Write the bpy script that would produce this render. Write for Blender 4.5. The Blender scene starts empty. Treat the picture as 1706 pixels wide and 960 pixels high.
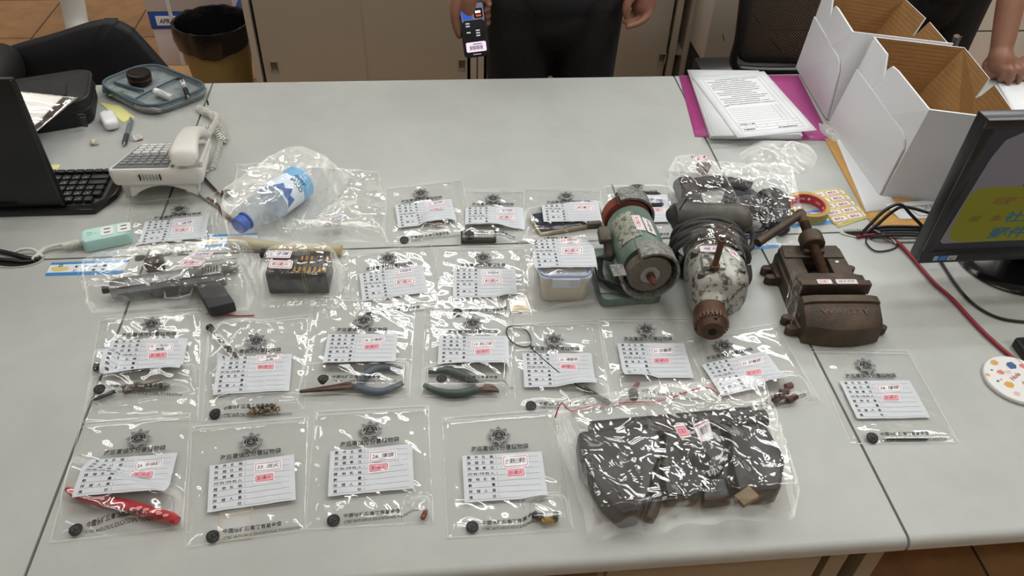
import bpy, bmesh, math, random
from math import sin, cos, pi, radians, sqrt
from mathutils import Vector as V, Matrix as MX, noise
random.seed(7)
SC = bpy.context.scene
COL = SC.collection
T = 0.74                      # height of the desk tops above the floor

# ------------------------------------------------------------------ camera, world, lamps, exposure
EYE = V((-.0448, -.5449, T + 1.0053)); YAW, PIT, ROL, FPX = .11976, .731, .04152, 1343.64
_f = V((sin(YAW)*cos(PIT), cos(YAW)*cos(PIT), -sin(PIT))); _r = V((cos(YAW), -sin(YAW), 0)); _u = _r.cross(_f)
CR = cos(ROL)*_r + sin(ROL)*_u; CU = -sin(ROL)*_r + cos(ROL)*_u; CF = _f
cd = bpy.data.cameras.new('camera'); cam = bpy.data.objects.new('camera', cd); COL.objects.link(cam)
cd.sensor_width = 36; cd.lens = FPX/1706*36; cd.clip_start = .01
mw = MX.Identity(4)
for i in range(3):
    mw[i][0], mw[i][1], mw[i][2], mw[i][3] = CR[i], CU[i], -CF[i], EYE[i]
cam.matrix_world = mw; SC.camera = cam
SC.view_settings.view_transform = 'Standard'; SC.view_settings.look = 'None'
SC.view_settings.exposure = -0.03; SC.view_settings.gamma = 1; SC.view_settings.use_curve_mapping = False
SC.cycles.transparent_max_bounces = 40
SC.cycles.max_bounces = 8
w = bpy.data.worlds.new('room_air'); SC.world = w; w.use_nodes = True
w.node_tree.nodes['Background'].inputs[0].default_value = (.75, .8, .85, 1); w.node_tree.nodes['Background'].inputs[1].default_value = .12
CEIL = 2.75
LAMP_POS = [(x, y) for y in (-.75, .95, 2.65) for x in (-1.7, 0.1, 1.9)]
LAMP_W = 10.6
def ceiling_lamp_light(x, y):
    for k in (-.22, 0, .22):
        ld = bpy.data.lights.new('tube_light', 'AREA'); ld.shape = 'RECTANGLE'; ld.size = 1.16; ld.size_y = .05
        ld.energy = LAMP_W/3 * ((1.0 if x > 1 else .12) if y < 0 else .95 if y < 2 else 1.35) * (.62 if x < -1 else .9 if x < 1 else 1.9 if y > 0 else 1); ld.color = (.94, .985, .99)
        lo = bpy.data.objects.new('tube_light', ld); COL.objects.link(lo); lo.location = (x, y+k, CEIL-.075)
        yield lo

# ------------------------------------------------------------------ helpers
def _ray(px, py): return CF*FPX + CR*(px-853) - CU*(py-480)
def P(px, py, h=0.0):          # the point at height h above the desk tops that the photo shows at px, py
    d = _ray(px, py); return EYE + d*((T+h-EYE.z)/d.z)
def PY(px, py, y):             # the same on the upright plane at depth y
    d = _ray(px, py); return EYE + d*((y-EYE.y)/d.y)
def lin(c):
    if isinstance(c, str):
        c = [int(c[i:i+2], 16)/255 for i in (0, 2, 4)]
    return tuple(v/12.92 if v <= .04045 else ((v+.055)/1.055)**2.4 for v in c[:3]) + (1,)
MATS = {}
def mat(name, col, rough=.5, metal=0, var=0, vscale=30, col2=None, mix=(.4, .6), bump=0, bscale=200, emit=None, es=1, alpha=1, spec=.5, coat=0):
    if name in MATS: return MATS[name]
    m = bpy.data.materials.new(name); m.use_nodes = True; nt = m.node_tree; N = nt.nodes; L = nt.links
    b = N['Principled BSDF']; b.inputs['Base Color'].default_value = lin(col); b.inputs['Roughness'].default_value = rough
    b.inputs['Metallic'].default_value = metal; b.inputs['Specular IOR Level'].default_value = spec; b.inputs['Coat Weight'].default_value = coat
    tc = N.new('ShaderNodeTexCoord')
    if col2 or var:
        n = N.new('ShaderNodeTexNoise'); n.inputs['Scale'].default_value = vscale; n.inputs['Detail'].default_value = 5; n.inputs['Roughness'].default_value = .65
        L.new(tc.outputs['Object'], n.inputs['Vector'])
        rp = N.new('ShaderNodeValToRGB'); rp.color_ramp.elements[0].position = mix[0]; rp.color_ramp.elements[1].position = mix[1]
        c1 = lin(col); c2 = lin(col2) if col2 else tuple(min(1, v*(1+var)) for v in c1[:3])+(1,)
        if not col2: c1 = tuple(v*(1-var) for v in c1[:3])+(1,)
        rp.color_ramp.elements[0].color = c1; rp.color_ramp.elements[1].color = c2
        L.new(n.outputs['Fac'], rp.inputs['Fac']); L.new(rp.outputs['Color'], b.inputs['Base Color'])
    if bump:
        n2 = N.new('ShaderNodeTexNoise'); n2.inputs['Scale'].default_value = bscale; n2.inputs['Detail'].default_value = 4
        L.new(tc.outputs['Object'], n2.inputs['Vector'])
        bp = N.new('ShaderNodeBump'); bp.inputs['Strength'].default_value = bump; bp.inputs['Distance'].default_value = .002
        L.new(n2.outputs['Fac'], bp.inputs['Height']); L.new(bp.outputs['Normal'], b.inputs['Normal'])
    if emit:
        b.inputs['Emission Color'].default_value = lin(emit); b.inputs['Emission Strength'].default_value = es
    if alpha < 1: b.inputs['Alpha'].default_value = alpha
    MATS[name] = m; return m
def film_mat(name, tint=.975, fres=2.0, rough=.035, haze=.03, layers=(), col=(1, 1, 1), cap=.5):
    m = bpy.data.materials.new(name); m.use_nodes = True; nt = m.node_tree; N = nt.nodes; L = nt.links
    N.remove(N['Principled BSDF']); out = N['Material Output']
    tr = N.new('ShaderNodeBsdfTransparent'); tr.inputs[0].default_value = (tint*col[0], tint*col[1], tint*col[2], 1)
    gl = N.new('ShaderNodeBsdfGlossy'); gl.inputs['Roughness'].default_value = rough; gl.inputs[0].default_value = (1, 1, 1, 1)
    df = N.new('ShaderNodeBsdfDiffuse'); df.inputs[0].default_value = (.85, .85, .85, 1)
    fr = N.new('ShaderNodeFresnel'); fr.inputs[0].default_value = 1.42
    mu = N.new('ShaderNodeMath'); mu.operation = 'MULTIPLY'; mu.inputs[1].default_value = fres
    mi_ = N.new('ShaderNodeMath'); mi_.operation = 'MINIMUM'; mi_.inputs[1].default_value = cap
    m1 = N.new('ShaderNodeMixShader'); m1.inputs[0].default_value = haze
    m2 = N.new('ShaderNodeAddShader')
    L.new(tr.outputs[0], m1.inputs[1]); L.new(df.outputs[0], m1.inputs[2])
    L.new(fr.outputs[0], mu.inputs[0]); L.new(mu.outputs[0], mi_.inputs[0]); L.new(mi_.outputs[0], gl.inputs[0]); L.new(m1.outputs[0], m2.inputs[0]); L.new(gl.outputs[0], m2.inputs[1])
    L.new(m2.outputs[0], out.inputs[0])
    tc = N.new('ShaderNodeTexCoord'); last = None
    n3 = N.new('ShaderNodeTexNoise'); n3.inputs['Scale'].default_value = 9; n3.inputs['Detail'].default_value = 2
    sb = N.new('ShaderNodeVectorMath'); sb.operation = 'SCALE'; sb.inputs['Scale'].default_value = .06
    wp = N.new('ShaderNodeVectorMath'); wp.operation = 'ADD'
    L.new(tc.outputs['Object'], n3.inputs['Vector']); L.new(n3.outputs['Color'], sb.inputs[0]); L.new(tc.outputs['Object'], wp.inputs[0]); L.new(sb.outputs[0], wp.inputs[1])
    for kind, s_, ang, ratio, d_ in layers:
        mp = N.new('ShaderNodeMapping'); mp.inputs['Rotation'].default_value[2] = radians(ang); mp.inputs['Scale'].default_value = (s_, s_*ratio, s_)
        L.new(wp.outputs[0], mp.inputs[0])
        if kind == 'cell':
            t = N.new('ShaderNodeTexVoronoi'); t.inputs['Scale'].default_value = 1; o_ = t.outputs['Distance']
        else:
            t = N.new('ShaderNodeTexNoise'); t.inputs['Scale'].default_value = 1; t.inputs['Detail'].default_value = 1.5; o_ = t.outputs['Fac']
            if kind == 'ridge': t.noise_type = 'RIDGED_MULTIFRACTAL'; t.inputs['Detail'].default_value = 1
        L.new(mp.outputs[0], t.inputs['Vector'])
        b2 = N.new('ShaderNodeBump'); b2.inputs['Strength'].default_value = 1; b2.inputs['Distance'].default_value = d_
        L.new(o_, b2.inputs['Height'])
        if last: L.new(last.outputs['Normal'], b2.inputs['Normal'])
        last = b2
    if not layers: MATS[name] = m; return m
    L.new(last.outputs['Normal'], gl.inputs['Normal']); L.new(last.outputs['Normal'], fr.inputs['Normal'])
    MATS[name] = m; return m

class MB:
    """Collects shapes and links them as one mesh object."""
    def __init__(s): s.bm = bmesh.new(); s.mi = 0
    def _new(s, n0): 
        s.bm.faces.ensure_lookup_table()
        for f in s.bm.faces[n0:]: f.material_index = s.mi
    def face(s, pts):
        f = s.bm.faces.new([s.bm.verts.new(p) for p in pts]); f.material_index = s.mi; return f
    def box(s, c, d, rot=None, bev=0, seg=2):
        n0 = len(s.bm.faces); R = rot if isinstance(rot, MX) else (MX.Identity(3) if rot is None else MX.Rotation(rot[2], 3, 'Z') @ MX.Rotation(rot[1], 3, 'Y') @ MX.Rotation(rot[0], 3, 'X'))
        t = bmesh.new(); bmesh.ops.create_cube(t, size=1)
        for v in t.verts: v.co = V((v.co.x*d[0], v.co.y*d[1], v.co.z*d[2]))
        if bev: bmesh.ops.bevel(t, geom=list(t.edges), offset=bev, segments=seg, affect='EDGES', profile=.5)
        s._merge(t, MX.Translation(V(c)) @ R.to_4x4())
        s._new(n0); return s
    def _merge(s, t, M):
        mp = {}
        for v in t.verts: mp[v] = s.bm.verts.new(M @ v.co)
        for f in t.faces: s.bm.faces.new([mp[v] for v in f.verts])
        t.free()
    def ring_loft(s, rings, cap=True, closed=True, loop=False):
        n0 = len(s.bm.faces); vr = [[s.bm.verts.new(p) for p in r] for r in rings]
        n = len(vr[0]); m = len(vr)
        for i in range(m if loop else m-1):
            a, b = vr[i], vr[(i+1) % m]
            for j in range(n if closed else n-1):
                k = (j+1) % n
                try: s.bm.faces.new((a[j], a[k], b[k], b[j]))
                except ValueError: pass
        if cap and not loop and closed:
            s.bm.faces.new(vr[0][::-1]); s.bm.faces.new(vr[-1])
        s._new(n0); return s
    def cyl(s, a, b, ra, rb=None, seg=16, cap=True):
        a, b = V(a), V(b); rb = ra if rb is None else rb; d = (b-a).normalized()
        x = d.orthogonal().normalized(); y = d.cross(x)
        return s.ring_loft([[p + r*(cos(2*pi*i/seg)*x + sin(2*pi*i/seg)*y) for i in range(seg)] for p, r in ((a, ra), (b, rb))], cap)
    def tube(s, pts, r, seg=8, closed=False, cap=True):
        pts = [V(p) for p in pts]; n = len(pts); rings = []; x = None
        for i, p in enumerate(pts):
            d = (pts[(i+1) % n]-pts[i-1]) if closed else (pts[min(i+1, n-1)]-pts[max(i-1, 0)])
            d.normalize()
            x = d.orthogonal().normalized() if x is None else (x - d*x.dot(d)).normalized()
            y = d.cross(x); rr = r[i] if isinstance(r, (list, tuple)) else r
            rings.append([p + rr*(cos(2*pi*k/seg)*x + sin(2*pi*k/seg)*y) for k in range(seg)])
        return s.ring_loft(rings, cap, loop=closed)
    def lathe(s, prof, M=None, seg=24, cap=True):
        M = M or MX.Identity(4)
        return s.ring_loft([[M @ V((r*cos(2*pi*i/seg), r*sin(2*pi*i/seg), z)) for i in range(seg)] for r, z in prof], cap)
    def prism(s, pts, z0, z1, M=None, bev=0):
        M = M or MX.Identity(4); n0 = len(s.bm.faces); t = bmesh.new()
        a = [t.verts.new((p[0], p[1], z0)) for p in pts]; b = [t.verts.new((p[0], p[1], z1)) for p in pts]
        n = len(pts); t.faces.new(a[::-1]); t.faces.new(b)
        for i in range(n): t.faces.new((a[i], a[(i+1) % n], b[(i+1) % n], b[i]))
        bmesh.ops.recalc_face_normals(t, faces=t.faces)
        if bev: bmesh.ops.bevel(t, geom=list(t.edges), offset=bev, segments=2, affect='EDGES', profile=.5)
        s._merge(t, M); s._new(n0); return s
    def sph(s, c, r, M=None, seg=16, rings=10):
        n0 = len(s.bm.faces); t = bmesh.new(); bmesh.ops.create_uvsphere(t, u_segments=seg, v_segments=rings, radius=1)
        r = (r, r, r) if not isinstance(r, (tuple, list)) else r
        for v in t.verts: v.co = V((v.co.x*r[0], v.co.y*r[1], v.co.z*r[2]))
        s._merge(t, MX.Translation(V(c)) @ (M or MX.Identity(4))); s._new(n0); return s
    def grid(s, fn, nu, nv):
        n0 = len(s.bm.faces); g = [[s.bm.verts.new(fn(i/nu, j/nv)) for i in range(nu+1)] for j in range(nv+1)]
        for j in range(nv):
            for i in range(nu): s.bm.faces.new((g[j][i], g[j][i+1], g[j+1][i+1], g[j+1][i]))
        s._new(n0); return g
    def slab(s, fn, nu, nv, th):
        """A sheet of thickness th (downwards): two grids joined at the rim."""
        n0 = len(s.bm.faces)
        a = s.grid(fn, nu, nv); b = s.grid(lambda u, v: V(fn(u, v)) - V((0, 0, th)), nu, nv)
        bm = s.bm
        for i in range(nu):
            bm.faces.new((a[0][i], b[0][i], b[0][i+1], a[0][i+1])); bm.faces.new((a[nv][i+1], b[nv][i+1], b[nv][i], a[nv][i]))
        for j in range(nv):
            bm.faces.new((a[j+1][0], b[j+1][0], b[j][0], a[j][0])); bm.faces.new((a[j][nu], b[j][nu], b[j+1][nu], a[j+1][nu]))
        s._new(n0); return s
    def build(s, name, mats, parent=None, smooth=35, keep=False):
        if not keep: bmesh.ops.recalc_face_normals(s.bm, faces=s.bm.faces)
        me = bpy.data.meshes.new(name); s.bm.to_mesh(me); s.bm.free()
        for m in (mats if isinstance(mats, (list, tuple)) else [mats]): me.materials.append(m)
        if smooth:
            me.polygons.foreach_set('use_smooth', [True]*len(me.polygons)); me.set_sharp_from_angle(angle=radians(smooth))
        o = bpy.data.objects.new(name, me); COL.objects.link(o)
        if parent: attach(o, parent)
        else:
            xs = [v.co for v in me.vertices]
            c = V(((min(p.x for p in xs)+max(p.x for p in xs))/2, (min(p.y for p in xs)+max(p.y for p in xs))/2, min(p.z for p in xs)))
            me.transform(MX.Translation(-c)); o.location = c
        return o
WORLD = {}
def attach(o, parent):
    o.parent = parent; o.matrix_parent_inverse = (WORLD[parent.name] if parent.name in WORLD else MX.Translation(parent.location)).inverted()
def tag(o, label, cat, group=None, kind=None):
    o['label'] = label; o['category'] = cat
    if group: o['group'] = group
    if kind: o['kind'] = kind
    return o
def thing(name, label, cat, loc, group=None):
    o = bpy.data.objects.new(name, None); COL.objects.link(o); o.empty_display_size = .05
    o.location = loc; WORLD[o.name] = MX.Translation(V(loc)); return tag(o, label, cat, group)
def struct(o): o['kind'] = 'structure'; return o
def frame(o, x, z=None):
    """4x4 with origin o, x axis along x, z axis near z (default up)."""
    x = V(x).normalized(); z = V(z or (0, 0, 1)); z = (z - x*z.dot(x)).normalized(); y = z.cross(x)
    return MX(((x.x, y.x, z.x, o[0]), (x.y, y.y, z.y, o[1]), (x.z, y.z, z.z, o[2]), (0, 0, 0, 1)))
def spline(pts, n=8, closed=False):
    pts = [V(p) for p in pts]; m = len(pts); out = []
    g = (lambda i: pts[i % m]) if closed else (lambda i: pts[max(0, min(m-1, i))])
    for i in range(m if closed else m-1):
        a, b, c, d = g(i-1), g(i), g(i+1), g(i+2)
        for k in range(n):
            t = k/n
            out.append(.5*((2*b) + (c-a)*t + (2*a-5*b+4*c-d)*t*t + (3*b-a-3*c+d)*t*t*t))
    if not closed: out.append(pts[-1])
    return out
def rrect(x0, y0, x1, y1, r, n=4):
    o = []
    for cx, cy, a in ((x1-r, y1-r, 0), (x0+r, y1-r, 90), (x0+r, y0+r, 180), (x1-r, y0+r, 270)):
        for i in range(n+1):
            t = radians(a+90*i/n); o.append((cx+r*cos(t), cy+r*sin(t)))
    return o
_TX = {}
def tmesh(s, bold=0):
    """Glyph outlines of s as flat vertices (size 1) and faces."""
    k = (s, bold)
    if k not in _TX:
        cu = bpy.data.curves.new('t', 'FONT'); cu.body = s; cu.size = 1; cu.resolution_u = 2; cu.offset = bold
        o = bpy.data.objects.new('t', cu); COL.objects.link(o)
        me = o.evaluated_get(bpy.context.evaluated_depsgraph_get()).to_mesh()
        vs = [(v.co.x, v.co.y) for v in me.vertices]; fs = [tuple(p.vertices) for p in me.polygons]
        xs = [v[0] for v in vs] or [0]
        _TX[k] = (vs, fs, min(xs), max(xs)); bpy.data.objects.remove(o); bpy.data.curves.remove(cu)
    return _TX[k]
class P2:
    """Flat print in millimetres, x right, y DOWN the sheet; placed on a surface by a function (x, y) -> point."""
    def __init__(s): s.v = []; s.f = []; s.z = []
    lz = 0
    def poly(s, pts):
        n = len(s.v); s.v += list(pts); s.z += [s.lz]*len(pts); s.f.append((tuple(range(n, n+len(pts))), s.mi))
    mi = 0
    def text(s, t, x, y, h, w=None, bold=0, slant=0, rot=0):
        """t with its left end on x, baseline on y, capital size h, squeezed to width w."""
        vs, fs, a, b = tmesh(t, bold); n = len(s.v); k = (w/(b-a) if w else h); c, q = cos(rot), sin(rot)
        for vx, vy in vs:
            X, Y = (vx-a)*k + vy*h*slant, -vy*h
            s.v.append((x+X*c-Y*q, y+X*q+Y*c)); s.z.append(s.lz)
        s.f += [(tuple(i+n for i in f), s.mi) for f in fs]; return s
    def spread(s, t, xs, y, h, bold=0):
        for ch, x in zip(t, xs): s.text(ch, x, y, h, None, bold)
        return s
    def line(s, x0, y0, x1, y1, w, n=1):
        dx, dy = x1-x0, y1-y0; L = sqrt(dx*dx+dy*dy) or 1; nx, ny = -dy/L*w/2, dx/L*w/2
        for i in range(n):
            a, b = i/n, (i+1)/n
            s.poly([(x0+dx*a+nx, y0+dy*a+ny), (x0+dx*b+nx, y0+dy*b+ny), (x0+dx*b-nx, y0+dy*b-ny), (x0+dx*a-nx, y0+dy*a-ny)])
        return s
    def ring(s, out, inn):
        n = len(out)
        for i in range(n): s.poly([out[i], out[(i+1) % n], inn[(i+1) % n], inn[i]])
        return s
    def fan(s, pts):
        cx = sum(p[0] for p in pts)/len(pts); cy = sum(p[1] for p in pts)/len(pts); n = len(pts)
        K = max(1, int(max(math.hypot(p[0]-cx, p[1]-cy) for p in pts)/3.5)); g = lambda i, k: (cx+(pts[i % n][0]-cx)*k/K, cy+(pts[i % n][1]-cy)*k/K)
        for i in range(n):
            s.poly([(cx, cy), g(i, 1), g(i+1, 1)])
            for k in range(1, K): s.poly([g(i, k), g(i, k+1), g(i+1, k+1), g(i+1, k)])
        return s
    def disc(s, cx, cy, r, r2=None, n=24):
        c = [(cx+r*cos(2*pi*i/n), cy+r*sin(2*pi*i/n)) for i in range(n)]
        if r2: return s.ring(c, [(cx+r2*cos(2*pi*i/n), cy+r2*sin(2*pi*i/n)) for i in range(n)])
        return s.fan(c)
    def build(s, name, mats, parent, xf, nrm=(0, 0, 1), dz=.00015):
        me = bpy.data.meshes.new(name); nrm = V(nrm); me.from_pydata([V(xf(x, y)) + nrm*(k*dz) for (x, y), k in zip(s.v, s.z)], [], [f for f, _ in s.f])
        for m in (mats if isinstance(mats, (list, tuple)) else [mats]): me.materials.append(m)
        me.polygons.foreach_set('material_index', [i for _, i in s.f]); me.update()
        o = bpy.data.objects.new(name, me); COL.objects.link(o)
        if parent: attach(o, parent)
        return o
def on_plane(M, k=.001):
    """Print placer for a plane: M's x right, y UP, z out."""
    return lambda x, y: M @ V((x*k, -y*k, 0))

# ------------------------------------------------------------------ materials used everywhere
desk_m = mat('desk_laminate', 'b2b4b1', .42, var=.035, vscale=7, spec=.4)
rim_m = mat('desk_rim', 'c2c2be', .3)
black_m = mat('black_plastic', '17181a', .38)
dark_m = mat('charcoal_rubber', '232426', .6)
white_m = mat('white_paper', 'e9ebee', .8)
ink_m = mat('black_ink', '17181b', .7)
steel_m = mat('worn_steel', '8a8884', .4, .9, var=.2)
shadow_m = mat('dark_gap', '0b0b0c', .9)

# ------------------------------------------------------------------ room shell
fl = MB(); fl.box((0, 1.2, -.02), (9, 8.6, .04))
fm = mat('floor_tile', 'b07a48', .35)
nt = fm.node_tree; N = nt.nodes; L = nt.links; b = N['Principled BSDF']
tc = N.new('ShaderNodeTexCoord'); mp = N.new('ShaderNodeMapping'); mp.inputs['Rotation'].default_value[2] = radians(0); mp.inputs['Location'].default_value = (.13, .16, 0)
br = N.new('ShaderNodeTexBrick'); br.offset = 0; br.inputs['Scale'].default_value = 1; br.inputs['Brick Width'].default_value = .45; br.inputs['Row Height'].default_value = .45
br.inputs['Mortar Size'].default_value = .004; br.inputs['Color1'].default_value = lin('c99d72'); br.inputs['Color2'].default_value = lin('bd9067'); br.inputs['Mortar'].default_value = lin('5a4a3c')
nz = N.new('ShaderNodeTexNoise'); nz.inputs['Scale'].default_value = 14; nz.inputs['Detail'].default_value = 6
mxn = N.new('ShaderNodeMixRGB'); mxn.blend_type = 'OVERLAY'; mxn.inputs[0].default_value = .35
L.new(tc.outputs['Object'], mp.inputs[0]); L.new(mp.outputs[0], br.inputs['Vector']); L.new(tc.outputs['Object'], nz.inputs['Vector'])
L.new(br.outputs['Color'], mxn.inputs[1]); L.new(nz.outputs['Fac'], mxn.inputs[2]); L.new(mxn.outputs[0], b.inputs['Base Color'])
struct(fl.build('floor', fm, smooth=0))
wall_m = mat('painted_wall', 'd9d6cc', .85)
for nm, c, d in (('wall_back', (0, 5.56, 1.375), (9.2, .1, 2.85)), ('wall_left', (-4.55, 1.2, 1.375), (.1, 8.8, 2.85)), ('wall_right', (4.55, 1.2, 1.375), (.1, 8.8, 2.85)), ('wall_front', (0, -3.15, 1.375), (9.2, .1, 2.85))):
    o = MB().box(c, d).build(nm, wall_m, smooth=0); struct(o)
struct(MB().box((0, 1.2, CEIL+.05), (9, 8.6, .1)).build('ceiling', mat('ceiling_board', 'e4e2da', .9), smooth=0))
lampw_m = mat('lamp_housing', 'e8e8e6', .5); tube_m = mat('lamp_tube', 'ffffff', .4, emit='fffaf0', es=6)
for i, (x, y) in enumerate(LAMP_POS):
    row = ('front', 'middle', 'back')[i//3]; sd = ('left', 'centre', 'right')[i % 3]
    t = thing('ceiling_light', f'recessed fluorescent ceiling light, {sd} one of the {row} row', 'ceiling light', (x, y, CEIL-.09), 'fluorescent ceiling lights')
    h = MB(); h.box((x, y, CEIL-.004), (1.24, .64, .006))
    for s in (-1, 1): h.box((x, y+s*.31, CEIL-.045), (1.24, .02, .09)); h.box((x+s*.61, y, CEIL-.045), (.02, .62, .09))
    h.build('housing', lampw_m, t)
    for k in (-.22, 0, .22): MB().cyl((x-.58, y+k, CEIL-.04), (x+.58, y+k, CEIL-.04), .013).build('tube', tube_m, t)
    for lo in ceiling_lamp_light(x, y): attach(lo, t)

# ------------------------------------------------------------------ desks: six tops butted together
def desk(label, x0, x1, y0, y1, front_rim, notch=None, fy=0):
    t = thing('desk', label, 'desk', ((x0+x1)/2, (y0+y1)/2, 0), 'grey office desks pushed together')
    g = .0022; th = .026; m = MB(); r = .012
    # cross-section running along x: rounded long edges, square against the other desk
    prof = []
    ya, yb = y0+g, y1-g
    def arc(cy, s):
        return [(cy + s*(-r + r*cos(a)), T - r + r*sin(a)) for a in [pi/2 - i*pi/2/5 for i in range(6)]] + [(cy, T-th+.006), (cy-s*.006, T-th)]
    fr = arc(ya, -1) if front_rim == 'near' else [(ya, T), (ya, T-th)]
    bk = arc(yb, 1) if front_rim == 'far' else [(yb, T), (yb, T-th)]
    sec = fr[::-1] + bk
    m.ring_loft([[V((x, p[0], p[1])) for p in sec] for x in (x0+g, x1-g)])
    m.build('desktop', [desk_m], t, 40)
    yo = y0 if front_rim == 'near' else y1; s = 1 if front_rim == 'near' else -1
    leg_m = mat('desk_frame', 'a39a88', .5)
    for x in (x0+.03, x1-.03):
        MB().box((x, (y0+y1)/2, (T-th)/2), (.03, abs(y1-y0)-.14, T-th-.002)).build('side_panel', leg_m, t, 0)
    MB().box(((x0+x1)/2, yo + s*(abs(y1-y0)-.06), .46), (abs(x1-x0)-.09, .02, .5)).build('modesty_panel', leg_m, t, 0)
    return t
D = {}
D['mid_near'] = desk('middle desk top nearest the camera, under most of the evidence bags', -.6, .6, 0, .7, 'near')
D['mid_far'] = desk('middle desk top at the far side, mostly bare, in front of the standing person', -.6, .6, .7, 1.4, 'far')
D['left_near'] = desk('left desk top nearest the camera, with the black cable grommet', -1.8, -.6, 0, .7, 'near')
D['left_far'] = desk('left desk top at the far side, under the telephone and pencil case', -1.8, -.6, .7, 1.4, 'far')
D['right_near'] = desk('right desk top nearest the camera, under the computer monitor', .6, 1.8, 0, .7, 'near')
D['right_far'] = desk('right desk top at the far side, under the two open cartons', .6, 1.8, .7, 1.4, 'far')
# drawer pedestal under the near middle desk and dark bags under the right one
t = thing('drawer_pedestal', 'beige drawer pedestal under the near middle desk', 'drawer unit', (.36, .34, .0))
MB().box((.36, .34, .36), (.36, .54, .62), bev=.004).build('body', mat('beige_metal', 'a89c86', .5), t)
for z in (.16, .34, .55): MB().box((.36, .063, z), (.34, .012, .17), bev=.003).build('drawer', mat('beige_metal', ''), t)
for x in (.22, .5):
    for y in (.14, .58): MB().cyl((x, y, 0), (x, y, .05), .018).build('foot', black_m, t)
# ------------------------------------------------------------------ evidence bags
film_m = film_mat('clear_film', haze=.012, tint=.955, fres=2.0, cap=.3, layers=[('noise', 16, 20, 1, .003), ('ridge', 9, 75, .22, .0032), ('ridge', 13, -28, .25, .0022)])
back_m = film_mat('film_underside', fres=0, haze=.008, tint=.975)
crump_m = film_mat('crumpled_film', tint=.965, haze=.025, fres=2.5, cap=.24, layers=[('ridge', 10, 50, .3, .012), ('ridge', 12, -35, .25, .011), ('ridge', 26, 10, .3, .004), ('cell', 24, 0, 1, .009), ('cell', 60, 30, .6, .002)])
crease_m = film_mat('creased_film', tint=.965, haze=.03, fres=2.8, cap=.3, layers=[('ridge', 6, 62, .28, .022), ('ridge', 8, -40, .22, .018), ('ridge', 15, 15, .25, .008), ('cell', 20, 0, 1, .010), ('cell', 55, 30, .6, .002)])
seam_m = film_mat('film_seam', tint=.93, haze=.4, fres=0)
panel_m = mat('write_on_panel', 'ced2d8', .55)
print_m = mat('bag_print', '1b1b1d', .6)
star_m = mat('emblem_grey', '6d6d6e', .6); staredge_m = mat('emblem_light', 'c9c9c8', .6)
stick_m = mat('sticker_white', 'f0eef1', .5); pinkfill_m = mat('sticker_pink', 'eda9b4', .5); palepink_m = mat('sticker_pale_pink', 'f0d9dd', .5)
red_m = mat('sticker_red', 'b8364a', .6); hand_m = mat('pen_ink', '2a3040', .6); bluehand_m = mat('blue_pen_ink', '3a4f8c', .6)
redhand_m = mat('red_pen_ink', '9a2138', .6); zipred_m = mat('zip_red', 'b02a35', .4)

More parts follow.
